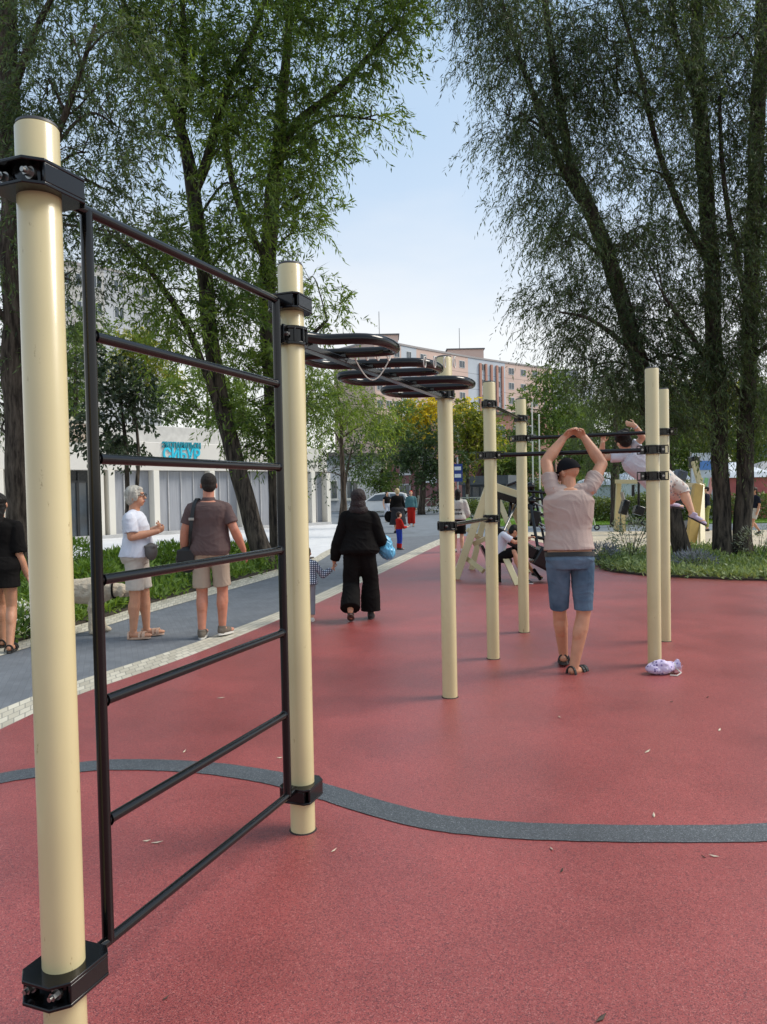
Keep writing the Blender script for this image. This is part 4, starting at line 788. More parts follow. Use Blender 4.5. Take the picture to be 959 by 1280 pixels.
# seated youngster on the workout machine
b = g(640, 728); b.y = 12.7; b.x = at(640, 728, 12.7).x; b.z = 0
J = dict(pelvis=Q(622, 694, 12.85), chest=Q(626, 680, 12.83), neck=Q(634, 666, 12.8), head=Q(643, 664, 12.74), hipL=Q(623, 695, 12.93), hipR=Q(622, 698, 12.78), kneeR=Q(643, 690, 12.62), ankR=Q(655, 724, 12.55), toeR=Q(664, 728, 12.5), kneeL=Q(648, 688, 12.95), ankL=Q(668, 716, 12.95), toeL=Q(677, 722, 12.9),
         shL=Q(633, 668, 12.95), shR=Q(630, 669, 12.66), elR=Q(644, 678, 12.6), wrR=Q(658, 676, 12.6), elL=Q(650, 676, 13.0), wrL=Q(663, 672, 12.95))
F = figure('boy in white tee and black shorts hunched on the seat of the A-frame machine', b, 0, 1.42, 'child', 1.0, J, SK_TAN, .010, (-80, -35, 0), 1.1, 0, True, curl=(.9, .9)); shirt(F, k_white, .05, .7, .014, .03, .016, .006); trousers(F, k_black, .12, .95, .014, .02, 1.1, .005, 'shorts'); hair(F, h_dark, 'short', wr=.006); shoe(F, 'L', s_black, s_wh); shoe(F, 'R', s_black, s_wh)

# --- pale dog nosing along the verge
db = at(98, 795, 8.75); db.z = 0
k_fur = M('cream_fur', (.50, .42, .31), .9, .2, 14, .8, 160, stretch=(.5, 1, 1), col2=(.62, .55, .43))
def dl(x, y, z): return V((x, y, z))
m = MB()
body = [(-.36, 0, .50, .07, .08), (-.30, 0, .51, .115, .125), (-.15, 0, .51, .115, .125), (.05, 0, .50, .12, .145), (.20, 0, .49, .125, .165), (.32, 0, .50, .10, .14), (.40, 0, .50, .07, .10)]
m.loftpts([[dl(x, math.cos(q) * a, z + math.sin(q) * c) for q in (math.tau * k / 18 for k in range(18))] for x, y, z, a, c in body])
m.capsule(dl(.32, 0, .52), dl(.50, 0, .50), .105, .075); m.ell(dl(.555, 0, .49), (.095, .072, .075)); m.capsule(dl(.60, 0, .475), dl(.70, 0, .44), .048, .032); m.ell(dl(.62, 0, .52), (.05, .05, .035))
for s in (-1, 1):
    m.ell(dl(.53, s * .075, .49), (.042, .016, .07), Matrix.Rotation(s * .25, 3, 'X'))
    f = .06 if s > 0 else -.05
    m.capsule(dl(.24, s * .075, .46), dl(.20 + f * .3, s * .085, .27), .065, .04); m.capsule(dl(.20 + f * .3, s * .085, .27), dl(.23 + f, s * .085, .05), .036, .026); m.ell(dl(.255 + f, s * .085, .03), (.055, .036, .03))
    m.capsule(dl(-.27, s * .075, .47), dl(-.20 + f, s * .085, .30), .085, .05); m.capsule(dl(-.20 + f, s * .085, .30), dl(-.34 + f, s * .085, .19), .042, .028); m.capsule(dl(-.34 + f, s * .085, .19), dl(-.32 + f, s * .085, .05), .027, .025); m.ell(dl(-.295 + f, s * .085, .03), (.055, .034, .03))
m.tube([dl(-.36, 0, .54), dl(-.44, 0, .47), dl(-.49, 0, .36), dl(-.55, 0, .28)], [.04, .038, .034, .012], 12)
dog = link('dog', fuse(m, .008, 2, .5, .011, 34), k_fur, None, True, 0, 80); dog.location = db; dog.rotation_euler = (0, 0, math.radians(4)); tag(dog, 'large cream dog nosing along the verge behind the tall front post', 'dog')
m = MB(); m.ell(dl(.728, 0, .448), (.016, .02, .016)); lpart('nose', m, m_pupil, dog)
for s in (-1, 1): m = MB(); m.ell(dl(.607, s * .047, .512), (.010, .008, .010)); lpart('eye', m, m_pupil, dog)
m = MB(); m.tube([dl(.43, math.cos(q) * .098, .51 + math.sin(q) * .098) for q in (math.tau * k / 20 for k in range(21))], .012, 8); lpart('dog_collar', m, k_black, dog)

# ================================================================== TREES
bark_dk = barkmat('bark_dark', '#252220', '#655c52'); bark_br = barkmat('bark_brown', '#322b26', '#6c6055')
lf_willow = leafmat('willow_leaf', (.042, .088, .02), (.215, .31, .065), .48)
lf_bluish = leafmat('bluish_willow_leaf', (.03, .058, .026), (.145, .20, .085), .4)
lf_right = leafmat('grey_willow_leaf', (.027, .053, .022), (.125, .175, .07), .38)
lf_bright = leafmat('bright_willow_leaf', (.075, .135, .02), (.29, .38, .075), .45)
lf_maple = leafmat('dark_maple_leaf', (.010, .024, .010), (.040, .065, .022), .2)
lf_yellow = leafmat('yellow_leaf', (.30, .26, .025), (.78, .62, .06), .42)
lf_yg = leafmat('yellow_green_leaf', (.085, .13, .018), (.44, .42, .06), .4)
lf_green = leafmat('plain_green_leaf', (.05, .095, .02), (.20, .28, .065), .38)
lf_deep = leafmat('deep_green_leaf', (.016, .038, .013), (.07, .11, .035), .28)
lf_hedge = leafmat('hedge_leaf', (.05, .085, .02), (.20, .24, .07), .25)
def pxfill(poly, spacing, Y0, Y1, r, n, jr=.3):
    xs = [p[0] for p in poly]; ys = [p[1] for p in poly]; out = []; pts = []
    for _ in range(4000):
        x, y = RNG.uniform(min(xs), max(xs)), RNG.uniform(min(ys), max(ys))
        if not in_poly(np.array([x]), np.array([y]), poly)[0]: continue
        if any((x - a) ** 2 + (y - b) ** 2 < spacing ** 2 for a, b in pts): continue
        pts.append((x, y)); k = RNG.uniform(1 - jr, 1 + jr); out.append((at(x, y, RNG.uniform(Y0, Y1)), r * k, int(n * k * k)))
    return out
def tree(name, label, trunks, clumps, leafm, barkm, L=.12, W=.024, per=12, tw=.55, droop=.5, flat=.75, group=None, subs=5, cat='tree', limbs=True, sig=.35, outw=.5, ground=True):
    P0 = [[at(*q[:3]) if not isinstance(q[0], V) else q[0] for q in t] for t in trunks]; R0 = [[q[-1] for q in t] for t in trunks]
    if ground: P0[0][0].z = -.05
    base = P0[0][0].copy(); base.z = 0; t = thing(name, label, cat, base, group); m = MB(); nodes = []
    for pts, rad in zip(P0, R0):
        n = len(pts); cp = curve(pts, 5); cr = [float(np.interp(i / 5, range(n), rad)) for i in range(len(cp))]
        cp = [p + V((noise.noise(p * .9), noise.noise(p * .9 + V((9, 0, 0))), 0)) * r * .45 for p, r in zip(cp, cr)]
        if ground and pts is P0[0] and not math.isclose(cr[0], 0): cr[0] *= 1.18; cr[1] *= 1.03
        m.tube(cp, cr, 14); nodes += list(zip(cp, cr))
    Pp, Dd, Tt = [], [], []
    for c, r, nt in clumps:
        best = min(nodes, key=lambda q: (q[0] - c).length + max(0, q[0].z - c.z + .3) * 1.6); a = best[0]
        if limbs and (a - c).length > .3:
            mid = (a + c) / 2 + V((0, 0, .18 * (a - c).length)) + V(RNG.normal(size=3)) * .12; r1 = min(best[1] * .6, .02 + .012 * (a - c).length)
            cp = curve([a, mid, c], 4); m.tube(cp, list(np.linspace(r1, r1 * .35, len(cp))), 6)
            for q in range(3):
                e = c + V(RNG.normal(size=3)) * r * .55; m.tube([lerp(mid, c, .5 + .2 * q), lerp(lerp(mid, c, .7), e, .6) + V((0, 0, .1)), e], [r1 * .4, r1 * .3, .004], 5)
        sc = np.array(c) + RNG.normal(size=(subs, 3)) * np.array([r, r, r * flat]) * .5; cd = sc - np.array(c)
        k = RNG.integers(0, subs, nt); p = sc[k] + RNG.normal(size=(nt, 3)) * np.array([r, r, r * flat]) * sig
        d = rnd_dirs(nt, .1) + (p - np.array(c)) / r * outw; d[:, 2] += .15
        Pp.append(p); Dd.append(d / np.linalg.norm(d, axis=1, keepdims=True)); Tt.append(np.full(nt, RNG.normal() * .13) + RNG.normal(size=nt) * .08)
    P = np.vstack(Pp); D = np.vstack(Dd); T = np.concatenate(Tt); n = len(P); tl = tw * RNG.uniform(.5, 1.2, n)
    tsd = rnd_dirs(n); tv = np.concatenate([leaf_arrays(P, D + np.array([0, 0, -.35 * droop]), tsd, tl * .62, np.full(n, .011)), leaf_arrays(P + (D + np.array([0, 0, -.3 * droop])) * (tl * .5)[:, None], D + np.array([0, 0, -1.4 * droop]), tsd, tl * .6, np.full(n, .008))])
    s = np.tile(np.linspace(.1, 1, per), n); P = np.repeat(P, per, 0); D = np.repeat(D, per, 0); T = np.repeat(T, per); tl = np.repeat(tl, per); N_ = n * per
    gz = np.zeros((N_, 3)); gz[:, 2] = -1
    Lp = P + D * (tl * s)[:, None] + gz * (droop * tl * s * s)[:, None]; tan = D + gz * (2 * droop * s)[:, None]; tan /= np.linalg.norm(tan, axis=1, keepdims=True)
    sd_ = rnd_dirs(N_); sd_ -= tan * np.sum(sd_ * tan, 1, keepdims=True); sd_ /= np.linalg.norm(sd_, axis=1, keepdims=True)
    ld = tan * .75 + sd_ * .65; ld[:, 2] -= .25 * droop
    v = leaf_arrays(Lp, ld, rnd_dirs(N_, .5), L * RNG.uniform(.45, 1.35, N_), W * RNG.uniform(.65, 1.3, N_))
    m.build('trunk', barkm, t, sharp=180); tg = leaf_object('twigs', tv, np.full(len(tv) // 4, .5), M('twig_bark', (.07, .055, .035), .9), t); tg['kind'] = 'stuff'; leaf_object('crown', v, .45 + T + RNG.normal(size=N_) * .2, leafm, t); return t
def px_clumps(lst, n=90):
    return [(at(x, y, Y), r, int(n * (r / .9) ** 2)) for x, y, Y, r in lst]

# left: the leaning two-stem willow behind the ladder
tree('willow_tree', 'leaning dark willow with forked stems directly behind the black ladder',
     [[(333, 712, 15.9, .235), (316, 650, 15.9, .195), (290, 560, 15.9, .18), (272, 480, 15.9, .168), (258, 380, 15.9, .16), (250, 290, 15.9, .165), (240, 225, 15.9, .15), (222, 150, 15.8, .11), (190, 80, 15.6, .08), (160, 20, 15.3, .06), (140, -60, 15, .04)],
      [(243, 240, 15.9, .12), (262, 190, 15.9, .10), (285, 110, 15.8, .08), (318, 40, 15.6, .06), (345, -40, 15.5, .04)],
      [(226, 170, 15.8, .08), (232, 90, 15.6, .07), (228, 0, 15.4, .05), (225, -60, 15, .03)],
      [(290, 560, 15.9, .09), (240, 420, 15.2, .07), (190, 340, 14.6, .05), (150, 300, 14.2, .03)]],
     px_clumps([(230, 20, 15.4, 1.0), (300, 40, 15.6, 1.0), (175, 25, 15, .9), (250, 100, 15.6, 1.0), (320, 110, 15.5, .9), (195, 110, 15.2, .8), (300, 170, 15.5, .85), (215, 285, 14.8, .7), (195, 320, 14.4, .6), (225, 360, 14.8, .8), (260, 300, 15.4, .7), (300, 240, 15.4, .75), (250, -50, 15.4, 1.2), (330, -50, 15.6, 1.1), (150, -40, 15, 1.1), (240, 430, 14.9, .6), (270, 390, 15.2, .6), (200, 170, 15, .5), (310, 300, 15.4, .6)], 215), lf_willow, bark_dk, .145, .032, 13, .6, .55)
tree('willow_tree', 'straight willow stem with green upper branches reaching over the open sky',
     [[(349, 706, 16.9, .22), (347, 600, 16.9, .20), (341, 480, 16.9, .19), (335, 390, 16.9, .185), (338, 280, 16.9, .175), (347, 190, 16.9, .16), (355, 110, 16.8, .11), (362, 20, 16.6, .08), (365, -70, 16.4, .05)],
      [(347, 190, 16.9, .12), (375, 150, 16.7, .09), (420, 115, 16.4, .07), (470, 60, 16, .05), (505, 20, 15.8, .03)],
      [(338, 330, 16.9, .10), (312, 290, 16.6, .085), (290, 225, 16.2, .07), (282, 160, 16, .05)],
      [(341, 480, 16.9, .08), (380, 430, 16.5, .05), (410, 400, 16.2, .03)]],
     px_clumps([(360, 60, 16.6, .9), (365, 150, 16.7, .95), (415, 120, 16.3, .85), (345, 215, 16.7, .75), (400, 175, 16.4, .7), (460, 70, 16, .85), (490, 30, 15.8, .65), (440, 10, 16, .9), (390, 240, 16.5, .6), (370, 290, 16.7, .65), (330, 330, 16.5, .8), (385, 350, 16.3, .5), (300, 380, 16.3, .7), (410, 395, 16.2, .45), (305, 455, 16.2, .7), (338, 535, 16.1, .6), (305, 560, 16, .5), (360, 450, 16.4, .5), (500, -40, 15.8, .9), (430, -60, 16, 1.0), (370, 560, 16.4, .5), (310, 500, 16.1, .7), (385, 500, 16.4, .5), (470, 150, 16.1, .35)], 210), lf_willow, bark_dk, .15, .034, 13, .6, .5)
# far left tree
tree('willow_tree', 'tall grey barked willow behind the tallest post at the left edge',
     [[(30, 705, 14.2, .27), (24, 600, 14.2, .235), (20, 480, 14.2, .225), (18, 350, 14.2, .22), (14, 200, 14.2, .205), (10, 60, 14.2, .18), (8, -60, 14.2, .15)],
      [(18, 330, 14.2, .10), (50, 230, 13.8, .07), (90, 120, 13.3, .05), (120, 30, 13, .03)], [(14, 120, 14.2, .09), (45, 40, 14, .06), (80, -30, 13.8, .04)], [(20, 420, 14.2, .07), (-40, 330, 13.8, .05), (-90, 240, 13.4, .03)]],
     px_clumps([(40, 40, 14, .9), (90, 60, 13.4, .9), (60, 120, 13.8, .85), (120, 110, 13.2, .8), (60, 190, 13.8, .7), (110, 190, 13.4, .85), (100, 270, 13.6, .85), (140, 240, 13.5, .7), (60, 280, 14, .65), (145, 290, 13.6, .5), (90, 350, 14, .6), (20, 250, 14.6, .6), (-40, 150, 13.8, 1.0), (-30, 320, 13.8, 1.0), (0, 420, 14.6, .6), (40, 460, 14.9, .6), (-20, 500, 14.8, .8), (10, 520, 14.8, .55), (100, -30, 13.4, 1.0), (20, -50, 14, 1.1), (150, 40, 13, .55), (150, 160, 13.2, .5), (40, 380, 14.8, .5), (80, 430, 14.6, .5)], 170), lf_bluish, bark_br, .115, .026, 14, .55, .75)
# right: leaning trunk and the twin trunks
tree('willow_tree', 'leaning willow with a forked crown behind the front right post',
     [[(858, 704, 15.7, .19), (840, 640, 15.7, .175), (822, 560, 15.7, .185), (806, 480, 15.7, .18), (787, 410, 15.7, .17), (760, 320, 15.7, .16), (738, 262, 15.7, .145), (712, 190, 15.6, .10), (695, 100, 15.4, .08), (682, 0, 15.2, .06), (672, -80, 15, .04)],
      [(742, 272, 15.7, .09), (712, 225, 15.5, .075), (676, 140, 15.2, .06), (645, 60, 15, .045), (622, -20, 14.8, .03)], [(795, 440, 15.7, .06), (740, 400, 15.2, .04), (700, 390, 15, .02)]],
     px_clumps([(640, 20, 14.8, .75), (622, 85, 14.8, .6), (670, 60, 15, .85), (655, 150, 15, .75), (632, 150, 14.9, .45), (690, 140, 15.3, .85), (670, 220, 15, .65), (700, 230, 15.2, .8), (700, 300, 15.2, .65), (730, 190, 15.6, .8), (740, 300, 15.6, .9), (722, 360, 15.2, .65), (712, 415, 15.1, .4), (740, 400, 15.4, .85), (730, 460, 15.3, .6), (770, 360, 15.8, .7), (760, 480, 15.6, .6), (650, -40, 15, 1.1), (590, -30, 14.7, .8), (700, 20, 15.4, .8), (720, 90, 15.6, .7)], 285), lf_right, bark_dk, .115, .021, 14, .6, 1.0)
tree('willow_tree', 'upright dark willow trunk, left of the twin trunks on the right',
     [[(905, 703, 15.9, .205), (903, 600, 15.9, .175), (897, 480, 15.9, .168), (888, 340, 15.9, .16), (879, 200, 15.9, .165), (872, 60, 15.8, .13), (868, -60, 15.7, .10)],
      [(885, 330, 15.9, .08), (855, 270, 15.6, .07), (825, 190, 15.3, .055), (800, 90, 15.1, .045), (775, 0, 15, .03)], [(893, 470, 15.9, .06), (860, 410, 15.4, .045), (830, 370, 15.1, .03)], [(876, 130, 15.9, .07), (850, 60, 15.6, .05), (835, -30, 15.4, .03)]],
     px_clumps([(760, 30, 15, .9), (800, 70, 15.1, .85), (770, 120, 15.1, .8), (820, 150, 15.2, .85), (790, 210, 15.2, .85), (840, 30, 15.4, .85), (850, 100, 15.6, .75), (850, 220, 15.5, .8), (820, 290, 15.3, .9), (790, 300, 15.2, .6), (860, 310, 15.7, .8), (830, 370, 15.3, .85), (880, 380, 16.3, .7), (790, 400, 15.3, .8), (850, 430, 15.5, .8), (810, 450, 15.4, .7), (870, 470, 16, .7), (820, 500, 15.2, .6), (855, 500, 15.4, .6), (790, 460, 15.2, .6), (835, 535, 15.2, .45), (880, 520, 16.2, .5), (780, -40, 15, 1.0), (850, -50, 15.6, 1.1)], 285), lf_right, bark_dk, .115, .021, 14, .6, .9)
tree('willow_tree', 'upright dark willow trunk nearest the right edge',
     [[(930, 703, 15.8, .20), (933, 600, 15.8, .175), (936, 480, 15.8, .165), (941, 330, 15.8, .155), (946, 180, 15.8, .16), (952, 40, 15.8, .13), (955, -60, 15.7, .10)],
      [(938, 390, 15.8, .07), (920, 320, 15.5, .055), (905, 220, 15.2, .045), (900, 120, 15, .03)], [(943, 280, 15.8, .07), (985, 200, 15.5, .05), (1020, 120, 15.3, .03)], [(936, 450, 15.8, .06), (975, 420, 15.4, .04), (1010, 390, 15.2, .03)]],
     px_clumps([(910, 50, 15.2, .9), (900, 130, 15.1, .85), (940, 120, 15.4, .8), (915, 210, 15.3, .85), (950, 220, 15.4, .8), (900, 280, 15.3, .75), (935, 310, 15.5, .8), (960, 350, 15.4, .8), (915, 380, 15.4, .75), (950, 430, 15.5, .75), (910, 450, 15.6, .6), (960, 40, 15.4, .9), (1010, 120, 15.3, 1.1), (1010, 260, 15.3, 1.1), (1010, 400, 15.3, 1.0), (930, -40, 15.4, 1.1), (1030, -20, 15.3, 1.2), (955, 490, 15.8, .7), (915, 500, 16, .55), (950, 530, 15.8, .55), (905, 470, 15.4, .6), (1080, 200, 15.4, 1.1), (1080, 340, 15.4, 1.0)], 285), lf_right, bark_dk, .115, .021, 14, .6, .9)
# dark maple in front of the pavilion
tree('maple_tree', 'small dense dark maple on two stems in front of the white pavilion',
     [[(158, 672, 20.5, .075), (160, 620, 20.5, .065), (158, 560, 20.5, .055), (152, 500, 20.5, .04), (150, 450, 20.5, .02)], [(164, 674, 20.5, .06), (171, 620, 20.5, .055), (174, 570, 20.5, .045), (168, 500, 20.5, .03)]],
     px_clumps([(150, 455, 20.5, .65), (130, 490, 20.5, .65), (168, 488, 20.4, .6), (150, 520, 20.3, .85), (158, 508, 20.5, .45), (125, 540, 20.5, .7), (158, 550, 20.4, .45), (140, 470, 20.8, .6), (115, 520, 20.6, .55), (150, 562, 20.4, .45)], 130), lf_maple, bark_dk, .15, .085, 7, .4, .45, ground=True)
# middle distance
def far_tree(label, tx, ty, Y, cl, leafm, L, W=None, n=70, r0=.2, name='tree', sway=(0, 0), droop=.4, per=8, tw=.8, group='trees beyond the path'):
    top = min(c[1] for c in cl); b = at(tx, ty, Y)
    return tree(name, label, [[(tx, ty, Y, r0), (tx + sway[0] * .5, (ty * 2 + top) / 3, Y, r0 * .75), (tx + sway[0], (ty + top * 2) / 3, Y, r0 * .45), (tx + sway[1], top + 6, Y, r0 * .15)]], px_clumps([(x, y, Y + dy, r) for x, y, dy, r in [(a, b_, c_, r_ * .82) for a, b_, c_, r_ in cl]], int(n * 1.25)), leafm, bark_br, L, W or L * .45, per, tw, droop, group=group)
far_tree('bright green willow with drooping branches beside the pavilion corner', 432, 640, 27, [(400, 470, -2, .9), (430, 490, -1, 1.0), (460, 505, 0, .9), (410, 520, -1, .9), (440, 530, 0, .8), (400, 545, -1.5, .6), (468, 530, .5, .6), (370, 500, -1, .8), (385, 480, -1, .7), (480, 520, 1, .6)], lf_bright, .17, .035, 120, .12, 'willow_tree', (-6, -10), .8, 11, .7)
far_tree('slender dark stemmed tree leaning beside the white facade', 425, 645, 33, [(430, 560, 0, .9), (455, 575, 0, .8), (415, 585, 0, .7), (440, 540, 0, .9), (470, 560, 0, .7), (405, 590, -1, .5)], lf_deep, .18, .06, 70, .11, 'tree', (12, 20))
far_tree('round green tree whose trunk stands left of the red brick house', 474, 640, 57, [(470, 555, 0, 1.6), (490, 540, 0, 1.5), (455, 585, -1, 1.2), (488, 585, 0, 1.5), (505, 565, 0, 1.3), (500, 520, 1, 1.3), (478, 600, -1, 1.0)], lf_green, .24, .10, 75, .16, 'tree', (6, 6))
far_tree('dark tree in front of the brick house with a split trunk', 528, 642, 50, [(530, 570, 0, 1.4), (515, 590, 0, 1.1), (545, 590, 0, 1.2), (540, 550, 0, 1.3), (510, 560, 1, 1.1), (560, 570, 0, 1.1), (550, 615, 0, .8)], lf_deep, .26, .11, 75, .25, 'tree', (3, 4))
far_tree('tree with golden yellow upper leaves right of the third post', 585, 640, 58, [(578, 520, 0, 1.5), (600, 530, 0, 1.4), (590, 550, 0, 1.4), (565, 545, 1, 1.2), (615, 555, 0, 1.2), (600, 570, 0, 1.2), (610, 545, 1, 1.0)], lf_yg, .28, .13, 85, .2)
far_tree('bright yellow leaved tree seen between the second and third posts', 522, 640, 62, [(520, 515, 0, 1.5), (535, 530, 0, 1.4), (505, 530, 0, 1.3), (545, 510, 0, 1.2), (525, 545, 0, 1.4), (580, 508, 2, 1.0)], lf_yellow, .28, .13, 85, .2)
far_tree('tall loose green tree in front of the pink apartment block', 690, 640, 54, [(690, 470, 0, 1.4), (665, 490, 0, 1.3), (715, 490, 0, 1.3), (700, 510, 0, 1.4), (675, 520, 0, 1.3), (650, 515, 0, .9), (725, 520, 0, 1.1), (690, 545, 0, 1.1), (655, 545, 0, .8), (680, 565, 0, .8), (640, 540, 0, .6)], lf_green, .26, .11, 70, .24, 'tree', (4, 0))
far_tree('grey green weeping willow hanging behind the hands of the man in the cap', 770, 640, 30, [(745, 500, 0, .9), (765, 520, 0, .9), (740, 540, 0, .8), (775, 555, 0, .8), (755, 580, 0, .7), (800, 530, 0, .9), (790, 570, 0, .8), (725, 560, 0, .6), (760, 480, 0, .9), (735, 585, 0, .6), (800, 490, 0, 1.0)], lf_bluish, .16, .024, 130, .2, 'willow_tree', (0, 0), 1.2, 12, .8)
for i, (x, Y, hy, lf, lb) in enumerate(((840, 42, 500, lf_green, 'leafy green tree behind the swinging girl, its crown above her legs'), (880, 48, 480, lf_yg, 'yellowish green tree behind the upright twin trunk on its left side'), (925, 44, 500, lf_yg, 'yellowish green tree showing between the twin trunks'), (965, 40, 490, lf_green, 'green tree past the right edge of the twin trunks'), (640, 80, 560, lf_green, 'small green tree low in front of the brick annex'), (735, 60, 520, lf_green, 'green tree behind the hedge, right of the pale poles'), (800, 62, 520, lf_deep, 'deep green tree far behind the rear right post'))):
    k = Y / 44
    far_tree(lb, x, 640, Y, [(x, hy, 0, 1.5 * k), (x - 25, hy + 25, 0, 1.3 * k), (x + 25, hy + 25, 0, 1.3 * k), (x, hy + 45, -1, 1.4 * k), (x - 30, hy + 60, 0, 1.1 * k), (x + 30, hy + 60, 0, 1.1 * k), (x + 5, hy + 80, 0, 1.1 * k)], lf, .24 * k ** .5, .11, 80, .22)
far_tree('yellow tinted tree behind the pavilion roof', 168, 620, 52, [(165, 425, 0, 1.3), (185, 440, 0, 1.2), (150, 450, 0, 1.1), (200, 465, 0, 1.2), (175, 475, 0, 1.3), (215, 480, 0, 1.0), (205, 440, 0, .9)], lf_yg, .26, .12, 75, .2)
far_tree('green tree behind the pavilion, left of the ladder', 95, 620, 40, [(90, 420, 0, 1.2), (75, 460, 0, 1.2), (100, 470, 0, 1.1), (95, 500, 0, 1.1), (110, 440, 0, 1.0), (60, 490, 0, 1.0), (85, 520, 0, .9), (100, 395, 0, .7)], lf_green, .24, .10, 85, .2)
far_tree('broad green tree behind the pavilion sign', 260, 620, 48, [(230, 480, 0, 1.3), (260, 470, 0, 1.4), (290, 490, 0, 1.4), (240, 510, 0, 1.3), (275, 515, 0, 1.3), (215, 510, 0, 1.0), (310, 520, 0, 1.2)], lf_green, .26, .11, 80, .2)
# far wood closing the view
wp = []; 
for i in range(190):
    a = RNG.uniform(-1, 1); c = V((a * 95, RNG.uniform(95, 115), RNG.uniform(1.0, 5.5))); 
    if -6 < c.x < 6: c.z *= .6
    wp.append((c, RNG.uniform(1.8, 3), 42))
Pw = np.vstack([np.array(c) + RNG.normal(size=(n * 9, 3)) * r * .55 for c, r, n in wp]); Pw[:, 2] = np.abs(Pw[:, 2]); nW = len(Pw)
o = leaf_object('distant_trees', leaf_arrays(Pw, rnd_dirs(nW, -.2), rnd_dirs(nW, .4), RNG.uniform(.35, .7, nW), RNG.uniform(.2, .35, nW)), .45 + .25 * RNG.normal(size=nW), lf_green); o['kind'] = 'stuff'; o['label'] = 'far mass of trees closing the view'
# hedges
def hedge(label, a, b, w_, h, n, group='hedges'):
    a, b = V(a), V(b); d = (b - a); L_ = d.length; d.normalize(); e = V((-d.y, d.x, 0)); t = thing('hedge', label, 'hedge', (a + b) / 2, group)
    u = RNG.uniform(0, 1, (n, 3)); P = np.array(a) + np.outer(u[:, 0] * L_, np.array(d)) + np.outer((u[:, 1] - .5) * w_ + .10 * RNG.normal(size=n), np.array(e)); P[:, 2] = u[:, 2] ** .7 * h * (1 + .1 * np.sin(u[:, 0] * L_ * 1.7)) + .05 * RNG.normal(size=n)
    P[:, 2] = np.maximum(P[:, 2], .02)
    leaf_object('foliage', leaf_arrays(P, rnd_dirs(n, .4), rnd_dirs(n, .3), .12 * RNG.uniform(.7, 1.3, n), .06 * RNG.uniform(.7, 1.3, n)), .45 + .25 * RNG.normal(size=n), lf_hedge, t)
    m = MB(); 
    for k in range(int(L_ * 1.2) + 1): q = a + d * min(L_, k / 1.2); m.tube([q, q + V((0, 0, h * .6))], [.02, .008], 5)
    m.build('stem', M('twig_brown', (.06, .045, .03), .9), t)
hedge('long trimmed yellowish hedge behind the second machine', (7.6, 34.5, 0), (14.8, 33, 0), 1.3, 1.15, 16000); hedge('trimmed hedge beyond the white hooded youth', (4.3, 42, 0), (7.4, 40, 0), 1.2, .9, 5000); hedge('trimmed hedge behind the walker at the right edge', (15.2, 33, 0), (24, 31, 0), 1.4, 1.1, 12000)

# ================================================================== BUILDINGS AND FAR THINGS
m_glass = M('window_glass', (.05, .065, .08), .08, .3, 2, spec=.8); m_wframe = M('window_frame', (.62, .62, .6), .5)
m_white = M('facade_white', (.70, .67, .60), .7, .05, .6, .05, 60); m_curt = M('grey_blind', (.30, .31, .34), .55, .1, 3, stretch=(6, 6, .4)); m_pdark = M('door_dark', (.02, .022, .025), .25)
class Wall:
    """local frame of a vertical facade: u along, n outwards"""
    def __init__(s, a, b):
        s.a = V((a[0], a[1], 0)); d = V((b[0] - a[0], b[1] - a[1], 0)); s.L = d.length; s.d = d.normalized(); s.n = V((s.d.y, -s.d.x, 0))
        if s.n.dot(V((0, 0, 0)) - s.a) < 0: s.n = -s.n
        s.R = Matrix((s.d, s.n, V((0, 0, 1)))).transposed()
    def p(s, u, z, o=0.0): return s.a + s.d * u + s.n * o + V((0, 0, z))
    def box(s, m, u0, u1, z0, z1, o0, o1): m.box(s.p((u0 + u1) / 2, (z0 + z1) / 2, (o0 + o1) / 2), (u1 - u0, o1 - o0, z1 - z0), s.R); return m
    def u_at(s, px, py=600):   # where the sight line through a picture column meets the facade
        d = ray(px, py); t = (s.a.x * s.n.x + s.a.y * s.n.y) / (d.x * s.n.x + d.y * s.n.y); q = V((d.x * t, d.y * t, 0)); return (q - s.a).dot(s.d)
    def z_at(s, px, py):
        d = ray(px, py); t = (s.a.x * s.n.x + s.a.y * s.n.y) / (d.x * s.n.x + d.y * s.n.y); return CH + d.z * t
def text_mesh(s, size, ext):
    cu = bpy.data.curves.new('t', 'FONT'); cu.body = s; cu.size = size; cu.extrude = ext; cu.align_x = 'CENTER'; cu.offset = size * .028
    o = bpy.data.objects.new('t', cu); COL.objects.link(o); dg = bpy.context.evaluated_depsgraph_get(); dg.update(); me = bpy.data.meshes.new_from_object(o.evaluated_get(dg)); bpy.data.objects.remove(o); return me
def place_text(name, s, W, u, z, off, width, height, mat, parent):
    me = text_mesh(s, 1, .04); co = [v.co.copy() for v in me.vertices]; x0, x1 = min(c.x for c in co), max(c.x for c in co); y0, y1 = min(c.y for c in co), max(c.y for c in co)
    flip = 1 if W.d.dot(_R) > 0 else -1; org = W.p(u, z, off) - parent_origin(parent)
    for v, c in zip(me.vertices, co): v.co = org + W.d * flip * ((c.x - (x0 + x1) / 2) / (x1 - x0) * width) + V((0, 0, (c.y - (y0 + y1) / 2) / (y1 - y0) * height)) + W.n * (c.z)
    return link(name, me, mat, parent, smooth=False)
